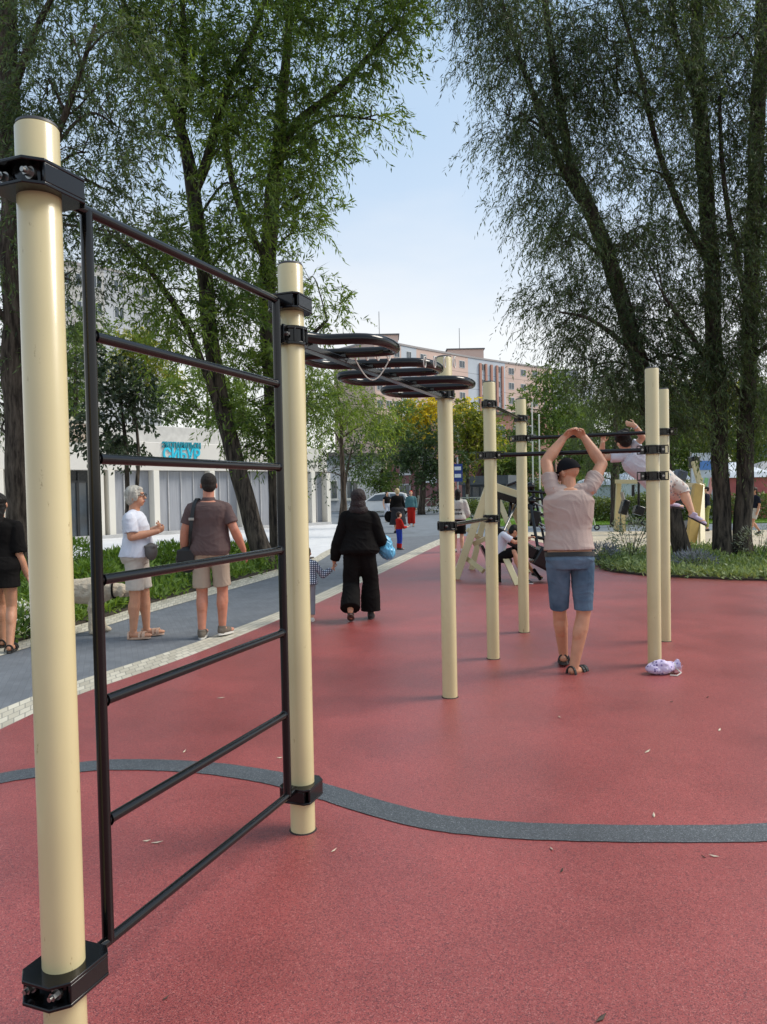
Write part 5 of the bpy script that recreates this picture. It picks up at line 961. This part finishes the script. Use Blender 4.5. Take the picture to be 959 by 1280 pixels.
# ---------------- pavilion
W = Wall((-16.5, 22.5), (-2.75, 37.5)); PZ = 3.75
pav = thing('pavilion', 'long white pavilion with pale fins, grey blinds and a set back roof behind the willows', 'building', W.p(W.L / 2, 0, -3))
m = MB(); W.box(m, 0, W.L, 0, PZ, -9, -.45); m.build('wall', m_white, pav)
m = MB(); W.box(m, -.02, W.L + .02, 2.62, PZ + .02, -.46, -.06); m.build('fascia', M('fascia_white', (.64, .61, .56), .6, .04, .8), pav, bevel=.02)
m = MB(); W.box(m, 2, W.L - 4, PZ + .02, PZ + .85, -8, -1.6); m.build('roof', M('roof_pale', (.50, .49, .47), .7), pav, bevel=.03)
m = MB(); W.box(m, -.1, W.L + .1, -.02, .12, -.6, .12); m.build('plinth', M('plinth_grey', (.42, .42, .42), .8), pav)
cols = [(w0, w1) for w0, w1 in ((44, 62), (70, 92), (107, 128), (128.5, 158), (191, 201), (262, 270), (300, 310), (352, 362), (388, 412))]
us = [W.u_at(x) for x in (0, 25, 60, 126, 140, 196, 266, 305, 357, 392, 411)]
for u in us:
    m = MB(); W.box(m, u - .13, u + .13, .1, 2.62, -.44, .02); m.build('fin', m_white, pav, bevel=.015)
for a, b in zip(us, us[1:]):
    if b - a < .7: continue
    dark = (a == us[2]); m = MB(); W.box(m, a + .14, b - .14, .12, 2.6, -.43, -.36 if not dark else -.38)
    wi = m.build('window', m_curt if not dark else m_pdark, pav)
    k = max(2, int((b - a) / .55)); mm = MB()
    for q in range(1, k): uu = lerp(a + .14, b - .14, q / k); W.box(mm, uu - .02, uu + .02, .12, 2.6, -.36 if not dark else -.38, -.31)
    mm.build('mullion', M('mullion_grey', (.45, .45, .46), .5) if not dark else m_pdark, wi)
a, b = us[2], us[3]; m = MB(); W.box(m, lerp(a, b, .40), lerp(a, b, .82), .12, 2.15, -.38, -.33); dr = m.build('door', m_glass, pav); m = MB()
for q in (.40, .61, .82): W.box(m, lerp(a, b, q) - .03, lerp(a, b, q) + .03, .12, 2.2, -.33, -.28)
W.box(m, lerp(a, b, .40), lerp(a, b, .82), 2.15, 2.22, -.33, -.28); m.build('door_frame', m_pdark, dr)
m = MB()
for k in range(14): W.box(m, 3 + k * .45, 3.12 + k * .45, PZ + .86, PZ + .98, -3.2, -1.3)
m.build('pergola', M('pergola_cream', (.60, .55, .42), .7), pav)
c = W.p(W.u_at(99), W.z_at(99, 541), -.05); m = MB(); m.tube([c, c + W.n * .08], .28, 20); W.box(m, W.u_at(99) - .38, W.u_at(99) + .38, c.z - .35, c.z + .35, -.06, -.02); m.build('fan_unit', M('fan_beige', (.45, .36, .28), .6), pav)
sg = thing('sign', 'turquoise raised lettering in two lines on the pavilion fascia', 'sign', W.p(W.u_at(229), 3.2, -.05)); m_turq = M('turquoise_letters', (.02, .52, .70), .4)
u0, u1 = W.u_at(205), W.u_at(253); zt = W.z_at(229, 556.5); zb = W.z_at(229, 567.5)
place_text('small_lettering', 'ЭКОПАВИЛЬОН', W, (u0 + u1) / 2, zt, -.045, abs(u1 - u0), .27, M('teal_letters', (.01, .28, .36), .4), sg); place_text('large_lettering', 'СИБУР', W, (u0 + u1) / 2, zb, -.045, abs(u1 - u0) * .96, .52, m_turq, sg)
# ---------------- apartment blocks
def block(label, segs, h, floors, wpx, roofh=.9, roof_boxes=(), door=True):
    a0 = segs[0][0]; t = thing('apartment_block', label, 'building', (a0[0], a0[1], 0), 'apartment blocks'); nw = 0
    for (a, b, mat, kind, ncol) in segs:
        w_ = Wall(a, b); m = MB(); w_.box(m, 0, w_.L, 0, h, -12, 0); m.build('wall', mat, t, smooth=False)
        m = MB(); w_.box(m, -.1, w_.L + .1, h, h + .35, -12.1, .12); m.build('parapet', M('parapet', (.36, .33, .32), .8), t, smooth=False)
        fh = h / floors
        for f in range(floors):
            if f < floors - 7: continue
            for cidx in range(ncol):
                u = w_.L * (cidx + .5) / ncol; ww = min(1.7 if kind == 'wide' else 1.35, w_.L / ncol * .7); z0 = f * fh + .85; z1 = z0 + 1.45; nw += 1
                m = MB(); w_.box(m, u - ww / 2, u + ww / 2, z0, z1, .0, .06); wo = m.build('window', m_wframe, t, smooth=False); m = MB()
                for q in (0, 1): w_.box(m, u - ww / 2 + .09 + q * (ww / 2 - .04), u - .05 + q * (ww / 2 - .04), z0 + .09, z1 - .09, .06, .075)
                m.build('pane', m_glass, wo, smooth=False)
        if kind == 'stripes':
            for q in range(5):
                m = MB(); uu = w_.L * (.12 + .19 * q); w_.box(m, uu - .28, uu + .28, h * .45, h - .8, .08, .35); m.build('balcony_fin', M('rust_panel', (.44, .22, .16), .7), t, smooth=False)
    for (p, sx, sy, hh, mat) in roof_boxes:
        m = MB(); m.box((p[0], p[1], h + hh / 2), (sx, sy, hh)); m.build('roof_housing', mat, t, smooth=False); m = MB(); m.box((p[0], p[1], h + hh + .12), (sx + .5, sy + .5, .24)); m.build('roof_slab', M('slab_dark', (.14, .13, .13), .8), t, smooth=False)
        m = MB(); m.tube([(p[0] - 1, p[1], h + hh), (p[0] - 1, p[1], h + hh + 5)], .07, 6); m.build('antenna', M('antenna_grey', (.2, .2, .2), .6), t)
    return t
def panelmat(name, col):
    """concrete panels: dark joint lines at every storey"""
    m = M(name, col, .85, .07, .3); nt = m.node_tree; N = nt.nodes; L = nt.links; b = N['Principled BSDF']; src = b.inputs['Base Color'].links[0].from_socket
    tc = N.new('ShaderNodeTexCoord'); sp = N.new('ShaderNodeSeparateXYZ'); L.new(tc.outputs['Object'], sp.inputs[0])
    a = N.new('ShaderNodeMath'); a.operation = 'MODULO'; a.inputs[1].default_value = 3.13; L.new(sp.outputs['Z'], a.inputs[0]); q = N.new('ShaderNodeMath'); q.operation = 'LESS_THAN'; q.inputs[1].default_value = .10; L.new(a.outputs[0], q.inputs[0])
    mx = N.new('ShaderNodeMix'); mx.data_type = 'RGBA'; L.new(q.outputs[0], mx.inputs['Factor']); L.new(src, mx.inputs[6]); mx.inputs[7].default_value = rgba(tuple(c * .55 for c in col)); L.new(mx.outputs[2], b.inputs['Base Color']); return m
c_pink = panelmat('panel_pink', (.64, .46, .385)); c_pale = panelmat('panel_pale_blue', (.50, .53, .57)); c_cream = panelmat('panel_cream', (.55, .52, .48)); c_grey = panelmat('panel_grey', (.45, .46, .48))
A = lambda px, Y: (at(px, 600, Y).x, Y)
def ptx(px, pts):   # depth on the facade line
    return float(np.interp(px, [480, 730], [134, 176]))
pa = [472, 505, 524, 588, 598, 634, 692, 745]; ys = [ptx(p, 0) for p in pa]
sgm = [(A(pa[0], ys[0]), A(pa[1], ys[1]), c_pink, 'n', 3), (A(pa[1], ys[1]), A(pa[2], ys[2]), c_pale, 'n', 1), (A(pa[2], ys[2]), A(pa[3], ys[3]), c_pink, 'wide', 4), (A(pa[3], ys[3]), A(pa[4], ys[4]), c_pale, 'n', 0), (A(pa[4], ys[4]), A(pa[5], ys[5]), c_pale, 'stripes', 2), (A(pa[5], ys[5]), A(pa[6], ys[6]), c_pink, 'wide', 4)]
rb = [((A(585, 158)[0], 160), 7.5, 5, 2.6, c_pink), ((A(485, 142)[0], 144), 5, 5, 2.6, c_pink)]
block('long pink and pale blue nine storey apartment block in the centre distance', sgm, 28.2, 9, 0, .9, rb)
block('plain grey apartment block beyond the right end of the pink block', [(A(690, 196), A(745, 205), c_grey, 'n', 5)], 29.5, 9, 0, .9, [((A(708, 200)[0], 202), 7, 5, 3, c_grey)])
block('white panel apartment block seen through the left willows', [(A(60, 86), A(138, 90), c_cream, 'n', 4), (A(138, 90), A(205, 96), c_grey, 'n', 2)], 28.6, 9, 0)
# ---------------- brick houses and shop
def house(label, a, b, h, mat, wins, roofm, gh=0.0, extra=None):
    w_ = Wall(a, b); t = thing('brick_house', label, 'building', w_.p(w_.L / 2, 0)); m = MB(); w_.box(m, 0, w_.L, 0, h, -9, 0); m.build('wall', mat, t, smooth=False); m = MB(); w_.box(m, -.3, w_.L + .3, h, h + .3, -9.3, .35); m.build('roof', roofm, t, smooth=False)
    for u, z, ww, hh in wins:
        m = MB(); w_.box(m, u - ww / 2, u + ww / 2, z, z + hh, 0, .06); f = m.build('window', m_wframe, t, smooth=False); m = MB()
        for q in (0, 1): w_.box(m, u - ww / 2 + .08 + q * (ww / 2 - .04), u - .04 + q * (ww / 2 - .04), z + .08, z + hh - .08, .06, .08)
        m.build('pane', m_glass, f, smooth=False); m = MB(); w_.box(m, u - ww / 2 - .1, u + ww / 2 + .1, z - .12, z, 0, .14); m.build('sill', m_wframe, f, smooth=False)
    return w_, t
b_or = brickmat('orange_brick', (.44, .16, .10), (.52, .21, .14), (.42, .34, .30), 4, .5, .25, .03, uv=False, bump=.2); b_dk = brickmat('red_brick', (.20, .055, .05), (.27, .08, .07), (.25, .2, .2), 4, .5, .25, .03, uv=False, bump=.2)
m_roof = M('roof_dark', (.10, .09, .09), .8)
w1, h1 = house('dark red brick house behind the central trees with a white shop sign', A(488, 78), A(556, 74), 7.2, b_dk, [(4.8, 3.3, 1.5, 2.4), (2.0, 3.3, 1.3, 2.2), (1.9, .6, 1.4, 1.7)], m_roof)
w2, h2 = house('orange brick house with white windows behind the third and fourth posts', A(560, 88), A(702, 96), 10.6, b_or, [(u, z, 1.7, 2.0) for u in (1.6, 4.6, 7.6, 10.6, 12.6) for z in (.9, 4.2, 7.4)], m_roof)
sg = thing('sign', 'small illegible white shop lettering on the dark red brick house', 'sign', w1.p(w1.L * .7, 2.6, .1)); m = MB()
for k, (dx, wd) in enumerate(((0, .38), (.48, .34), (.95, .30), (1.9, .36), (2.35, .26))): w1.box(m, w1.u_at(534) + dx, w1.u_at(534) + dx + wd, 2.35 - .1 * (k % 2), 2.95, .05, .16)
m.build('lettering', M('white_letters', (.8, .8, .8), .5), sg, smooth=False)
# low grey kiosk pavilion in front of the orange house
w3 = Wall(A(578, 66), A(634, 64)); ks = thing('kiosk', 'low flat roofed dark grey kiosk with glass doors before the orange brick house', 'kiosk', w3.p(w3.L / 2, 0)); m = MB(); w3.box(m, 0, w3.L, 0, 2.0, -3, 0); m.build('wall', M('kiosk_grey', (.10, .115, .135), .6), ks, smooth=False); m = MB(); w3.box(m, -.3, w3.L + .3, 2.0, 2.75, -3.3, .5); m.build('roof', M('kiosk_roof', (.12, .135, .16), .5), ks, smooth=False)
for k in range(5): m = MB(); w3.box(m, .3 + k * .74, .85 + k * .74, .1, 1.8, .0, .04); m.build('window', m_glass, ks, smooth=False)
# pale low wall building right of the pavilion
w4, h4 = house('pale bluish low building glimpsed beside the pavilion corner', A(395, 62), A(478, 66), 4.6, M('pale_wall', (.42, .45, .50), .8), [(1.5, 1, 1.2, 1.6), (3.6, 1, 1.2, 1.6)], m_roof); h4.name = 'low_building'
# ---------------- fence
fa, fb = V(A(428, 50) + (0,)), V(A(642, 54) + (0,)); fd = (fb - fa).normalized(); FL = (fb - fa).length; m_fence = M('fence_cream', (.46, .47, .40), .7)
fn = thing('fence', 'low pale fence with crossed lattice panels along the far road', 'fence', fa); nb = 7; ng = nb
for k in range(nb + 1):
    p = fa + fd * (FL * k / nb); m = MB(); m.box(p + V((0, 0, .6)), (.12, .12, 1.2), yaw(fd)); m.box(p + V((0, 0, 1.22)), (.16, .16, .05), yaw(fd)); m.build('post', m_fence, fn, smooth=False)
    if k < nb:
        q = fa + fd * (FL * (k + 1) / nb); m = MB(); Z = lambda v, z: v + V((0, 0, z))
        for z in (.18, 1.02): m.beam(Z(p, z), Z(q, z), .05, .07)
        h_ = 2
        for j in range(h_):
            s0_, s1_ = lerp(p, q, j / h_), lerp(p, q, (j + 1) / h_); m.beam(Z(s0_, .2), Z(s1_, 1.0), .03, .06); m.beam(Z(s0_, 1.0) + V((0, .04, 0)), Z(s1_, .2) + V((0, .04, 0)), .03, .06); m.beam(Z(s1_, .2), Z(s1_, 1.0), .04, .06, up=V((0, 1, 0)))
        m.build('lattice_panel', m_fence, fn, smooth=False)
# ---------------- white car
cp = g(478, 645.5); car = thing('parked_car', 'white hatchback parked beyond the woman in black', 'car', cp); cx = V((-1, .10, 0)).normalized(); cy = V((-cx.y, cx.x, 0)); R3 = Matrix((cx, cy, V((0, 0, 1)))).transposed()
prf = [(-2.0, .35), (-2.02, .75), (-1.9, .95), (-1.55, 1.42), (-1.3, 1.50), (-.2, 1.52), (.35, 1.42), (1.0, .98), (1.75, .86), (2.0, .70), (2.02, .36)]
m = MB(); 
def car_pt(x, z, y): 
    k = 1 - .16 * max(0, z - .9) / .6; return cp + R3 @ V((x, y * k, z))
m.loftpts([[car_pt(x, z, y * s) for x, z in prf] for y, s in ((-.84, 1), (-.80, 1), (.80, 1), (.84, 1))]); bo = m.build('body', M('car_white', (.72, .72, .72), .2, .02, coat=.6), car, bevel=.05)
for s in (-1, 1):
    for nm, pts in (('side_window', [(-1.62, 1.0), (-1.42, 1.38), (-.62, 1.42), (-.62, 1.0)]), ('side_window', [(-.52, 1.0), (-.52, 1.42), (.30, 1.36), (.85, 1.0)])):
        m = MB(); m.loftpts([[car_pt(x, z, s * (.845 + e)) for x, z in pts] for e in (0, .03)]); m.build(nm, m_glass, car, smooth=False)
    for x in (-1.25, 1.28):
        m = MB(); c = cp + R3 @ V((x, s * .74, .31)); m.tube([c - cy * .11, c + cy * .11], .31, 24); wh = m.build('wheel', M('tyre', (.02, .02, .02), .9), car); m = MB(); m.tube([c - cy * .12, c + cy * .12], .20, 20); m.build('rim', M('rim_silver', (.45, .45, .42), .35, metal=.7), wh)
    m = MB(); m.ell(cp + R3 @ V((-2.0, s * .66, .86)), (.05, .10, .12), R3); m.build('tail_light', M('tail_red', (.3, .01, .01), .3), car); m = MB(); m.ell(cp + R3 @ V((1.93, s * .62, .74)), (.09, .14, .07), R3); m.build('headlight', m_glass, car)
m = MB(); m.loftpts([[car_pt(x, z, y) for x, z in ((-1.93, 1.0), (-1.66, 1.38), (-1.70, 1.38), (-1.98, 1.0))] for y in (-.62, .62)]); m.build('rear_window', m_glass, car)
# ---------------- bus stop sign, flag poles
p = at(573.5, 640, 46); p.z = 0; st = thing('bus_stop_sign', 'tall blue and white bus stop sign on a grey pole', 'sign', p); m = MB(); m.tube([p, p + V((0, 0, 3.6))], .045, 10); m.build('pole', M('pole_grey', (.4, .4, .4), .5), st)
zt_, zb_ = at(573, 580, 46).z, at(573, 602, 46).z; m = MB(); m.box(p + V((0, -.07, (zt_ + zb_) / 2)), (.58, .05, zt_ - zb_)); bd = m.build('board', M('sign_blue', (.015, .04, .22), .4), st, smooth=False)
for dz in (.27, .72): m = MB(); m.box(p + V((0, -.10, zt_ - dz)), (.40, .02, .22)); m.build('marking', M('sign_white', (.75, .76, .78), .4), bd, smooth=False)
for i, (px, top) in enumerate(((667.5, 505), (676, 520), (864, 556), (873, 548))):
    Y = 44 if i < 2 else 46; p = at(px, 640, Y); p.z = 0; zt_ = at(px, top, Y).z; t = thing('flagpole', ['slim white pole left of the capped man, the nearer of a pair', 'slim white pole left of the capped man, the shorter of a pair', 'slim white pole behind the right trees, left one of a pair', 'slim white pole behind the right trees, taller one of a pair'][i], 'pole', p, 'white poles'); m = MB(); m.tube([p, p + V((0, 0, zt_))], [.055, .035], 8); m.build('pole', m_white, t); m = MB(); m.ell(p + V((0, 0, zt_ + .04)), (.06, .06, .06), None, 8, 6); m.build('finial', m_white, t); m = MB(); m.tube([p, p + V((0, 0, .2))], [.14, .12], 10); m.build('base', m_wframe, t)
# ---------------- A-frame workout machine
def fr(m, a, b, w_=.10, h_=.06, up=V((0, 1, 0))): m.beam(a, b, w_, h_, up)
mt = thing('workout_machine', 'cream A-frame workout machine with black levers behind the fourth post', 'exercise machine', g(620, 712))
Z_ = lambda px, py, Y: at(px, py, Y)
def leg(a, b, w_=.11, name='leg'):
    m = MB(); m.beam(a, b, w_, w_ * .7, V((0, 1, 0))); m.build(name, m_cream, mt, bevel=.006)
fl = g(570, 724); fl2 = g(590, 712); apx = Z_(612, 606, 13.5); apb = Z_(616, 606, 14.9)
leg(fl, apx, .13); leg(fl2, apb, .11); leg(g(648, 732), Z_(612, 652, 13.2), .10); leg(g(661, 716), apb, .10)
leg(apx, Z_(655, 622, 13.4), .14, 'top_beam'); leg(Z_(655, 622, 13.4), Z_(664, 650, 13.3), .12, 'top_beam'); leg(apb, Z_(660, 622, 14.6), .12, 'top_beam')
leg(Z_(584, 698, 13.5), Z_(605, 714, 13.1), .09, 'brace'); leg(Z_(592, 680, 13.5), Z_(612, 671, 13.4), .08, 'brace'); leg(Z_(585, 662, 13.6), Z_(604, 676, 13.9), .08, 'brace'); leg(Z_(640, 630, 13.5), Z_(650, 655, 13.6), .10, 'brace')
def bl(name, pts, r, mat=None): m = MB(); m.tube(pts, r, 10); return m.build(name, mat or m_black, mt)
m = MB(); m.beam(Z_(621, 664, 13.0), Z_(694, 706, 12.7), .16, .18, V((0, 0, 1))); m.build('sled_rail', m_black, mt, bevel=.01)
m = MB(); m.box(Z_(684, 700, 12.7), (.45, .42, .34), Matrix.Rotation(.5, 3, 'Y')); m.build('weight_block', m_black, mt, bevel=.03)
m = MB(); m.box(Z_(624, 700, 12.9), (.42, .36, .08)); m.build('seat', M('seat_black', (.015, .015, .016), .5), mt, bevel=.02)
bl('seat_post', [Z_(624, 702, 12.9), V((Z_(624, 702, 12.9).x, 12.9, 0))], .04)
bl('lever', [Z_(664, 632, 13.2), Z_(674, 692, 12.9)], .028); bl('lever', [Z_(671, 628, 13.6), Z_(684, 690, 13.2)], .024); bl('lever', [Z_(624, 616, 13.4), Z_(624, 662, 13.3)], .03); bl('lever', [Z_(650, 622, 13.6), Z_(630, 664, 13.0)], .022, m_bolt); bl('lever', [Z_(641, 614, 13.5), Z_(637, 646, 13.4)], .028)
bl('handlebar', [Z_(662, 606, 13.4), Z_(667, 612, 13.4), Z_(668, 632, 13.3)], .03); bl('handlebar', [Z_(660, 614, 13.2), Z_(682, 616, 13.2)], .024); bl('handlebar', [Z_(634, 607, 13.3), Z_(650, 601, 13.3)], .024)
for a_, b_ in (((670, 640), (694, 654)), ((668, 650), (694, 664)), ((669, 654), (694, 670)), ((668, 628), (694, 640))): bl('guide_rod', [Z_(a_[0], a_[1], 13.3), Z_(b_[0], b_[1], 13.2)], .016, m_bolt)
m = MB(); m.beam(Z_(620, 618, 13.4), Z_(646, 626, 13.35), .12, .12); m.build('pivot_housing', m_black, mt, bevel=.01)
for px, py in ((664, 608), (664, 634), (666, 626), (650, 628)): m = MB(); m.ell(Z_(px, py, 13.35), (.08, .08, .08)); m.build('knob', m_black, mt)
bl('lever', [Z_(676, 612, 13.5), Z_(688, 672, 13.2)], .026); bl('lever', [Z_(654, 640, 13.3), Z_(660, 690, 13.0)], .026); bl('crossbar', [Z_(662, 640, 13.3), Z_(696, 646, 13.2)], .022); bl('crossbar', [Z_(664, 670, 13.1), Z_(694, 676, 13.0)], .03); bl('foot_link', [Z_(668, 712, 12.9), Z_(676, 724, 12.7)], .03); bl('crossbar', [Z_(664, 622, 13.4), Z_(690, 626, 13.3)], .022)
m = MB(); m.beam(Z_(650, 684, 13.2), Z_(692, 712, 13.1), .2, .12, V((0, 0, 1))); m.build('sled_rail', m_black, mt, bevel=.01)
m = MB(); m.box(Z_(669, 648, 13.25), (.16, .14, .28), Matrix.Rotation(.2, 3, 'Y')); m.build('pivot_housing', m_black, mt, bevel=.02)
m = MB(); m.box(Z_(608, 694, 12.9), (.05, .32, .40), Matrix.Rotation(-.45, 3, 'Y')); m.build('footplate', m_black, mt, bevel=.01)
# ---------------- second machine beyond the girl
mt = thing('workout_machine', 'cream and ochre framed workout station with black parts on the sand coloured surface', 'exercise machine', g(820, 672))
m_ochre = M('ochre_paint', (.50, .33, .09), .5)
def leg2(a, b, w_, mat, name='leg'): m = MB(); m.beam(a, b, w_, w_ * .75, V((0, 1, 0))); m.build(name, mat, mt, bevel=.006)
leg2(g(771, 664), Z_(774, 604, 26.2), .16, m_cream); leg2(g(781, 664), Z_(778, 622, 26.4), .12, m_cream); leg2(g(864, 682), Z_(873, 606, 20.2), .24, m_ochre); leg2(g(878, 683), Z_(877, 606, 20.8), .14, m_cream)
leg2(Z_(770, 602, 26.2), Z_(806, 602, 25.5), .14, m_cream, 'top_beam'); leg2(Z_(806, 603, 25.5), Z_(879, 607, 20.8), .15, m_cream, 'top_beam'); leg2(Z_(876, 606, 20.8), Z_(868, 577, 21), .14, m_cream, 'mast')
def bl(name, pts, r, mat=None): m = MB(); m.tube(pts, r, 10); return m.build(name, mat or m_black, mt)
bl('lever', [Z_(799, 602, 25), Z_(799, 640, 25)], .04); bl('lever', [Z_(778, 615, 25), Z_(786, 650, 25)], .06, m_bolt); bl('lever', [Z_(792, 606, 25), Z_(792, 620, 25)], .05); bl('crossbar', [Z_(786, 654, 25), Z_(832, 654, 24)], .06); bl('crossbar', [Z_(842, 622, 22.5), Z_(862, 632, 22)], .07); bl('crossbar', [Z_(832, 656, 24), Z_(868, 652, 21.5)], .06)
for px, py, sx, sz, nm in ((799, 638, .32, .30, 'seat'), (781, 634, .22, .5, 'weight_stack'), (806, 654, .5, .2, 'seat'), (862, 657, .24, .3, 'seat'), (868, 578, .24, .34, 'head_unit'), (851, 594, .30, .28, 'backrest')):
    m = MB(); m.box(Z_(px, py, 25 if px < 840 else 21.6), (sx, .35, sz), Matrix.Rotation(.3 if nm != 'head_unit' else 0, 3, 'Y')); m.build(nm, m_black if nm != 'backrest' else M('slate_blue', (.08, .10, .14), .6), mt, bevel=.04)
# ---------------- scooter behind the man
b = g(742, 661.5); b.y = 27.5; b.x = at(742, 660, 27.5).x; b.z = 0; sc = thing('kick_scooter', 'pale green kick scooter standing behind the man in the cap', 'scooter', b); m_sg = M('scooter_green', (.55, .66, .42), .4)
m = MB(); m.tube([b + V((.10, 0, .12)), b + V((-.12, 0, .95))], .022, 10); m.build('stem', m_sg, sc); m = MB(); m.tube([b + V((-.12, -.2, .95)), b + V((-.12, .2, .95))], .02, 10); m.build('handlebar', m_black, sc); m = MB(); m.box(b + V((-.35, 0, .11)), (.62, .13, .03)); m.build('deck', m_sg, sc, bevel=.01)
for x in (.14, -.7):
    m = MB(); c = b + V((x, 0, .11)); m.tube([c + V((math.cos(q) * .085, 0, math.sin(q) * .085)) for q in (math.tau * k / 18 for k in range(19))], .026, 8); wh = m.build('wheel', m_black, sc); m = MB(); m.tube([c - V((0, .02, 0)), c + V((0, .02, 0))], .035, 12); m.build('hub', m_sg, wh)
# ---------------- event tents and banners at the right
def tent(label, px, Y, w_, h, mat, roofm):
    p = at(px, 640, Y); p.z = 0; t = thing('event_tent', label, 'tent', p, 'event tents')
    m = MB(); m.box(p + V((0, 0, h / 2)), (w_, 2.4, h)); m.build('wall', mat, t, smooth=False)
    m = MB(); o_ = [(-w_ / 2 - .2, -1.4), (w_ / 2 + .2, -1.4), (w_ / 2 + .2, 1.4), (-w_ / 2 - .2, 1.4)]; m.loftpts([[p + V((x, y, h + .003)) for x, y in o_], [p + V((x * .9, y * .9, h + .25)) for x, y in o_], [p + V((x * .1, y * .1, h + .75)) for x, y in o_]]); m.build('roof', roofm, t, smooth=False); return t
m_tent = M('tent_white', (.62, .65, .70), .6); m_redt = M('tent_red', (.48, .12, .12), .7)
tent('white event tent behind the second machine', 812, 40, 3.0, 1.9, m_tent, m_tent); tent('red walled kiosk with white roof between the twin trunks', 918, 36, 2.0, 1.9, m_redt, m_tent); tent('red walled stall behind the walker at the right edge', 960, 37, 2.8, 1.95, m_redt, M('tent_grey', (.30, .30, .32), .7)); tent('white event tent left of the second machine', 757, 44, 2.4, 1.7, m_tent, m_tent)
p = at(884, 640, 33); p.z = 0; bn = thing('banner', 'tall pale banner with a blue panel and rainbow splash beside the ochre leg', 'banner', p); m = MB(); m.box(p + V((0, 0, 1.55)), (1.35, .06, 2.9)); bd = m.build('panel', m_tent, bn, smooth=False); m = MB(); m.box(p + V((.12, -.05, 2.45)), (.85, .02, .40)); m.build('blue_patch', M('banner_blue', (.10, .25, .60), .5), bd, smooth=False)
for k, cc in enumerate(((.75, .62, .10), (.30, .60, .25), (.80, .35, .30), (.30, .65, .75))): m = MB(); m.beam(p + V((-.5 + .25 * k, -.05, .6)), p + V((-.25 + .24 * k, -.05, 1.9)), .16, .02, V((0, 1, 0))); m.build('colour_stroke', M('banner_col%d' % k, cc, .5), bd, smooth=False)
for s in (-1, 1): m = MB(); m.tube([p + V((s * .68, 0, 0)), p + V((s * .68, 0, 3.05))], .03, 8); m.build('pole', m_bolt, bn)
p = at(957, 640, 40); p.z = 0; st = thing('information_sign', 'small pale blue sign on a pole at the right edge above the red stall', 'sign', p); m = MB(); m.tube([p, p + V((0, 0, 3.2))], .04, 8); m.build('pole', m_bolt, st); m = MB(); m.box(p + V((0, -.06, 3.3)), (.6, .04, .8)); m.build('board', M('sign_pale_blue', (.35, .45, .60), .5), st, smooth=False)
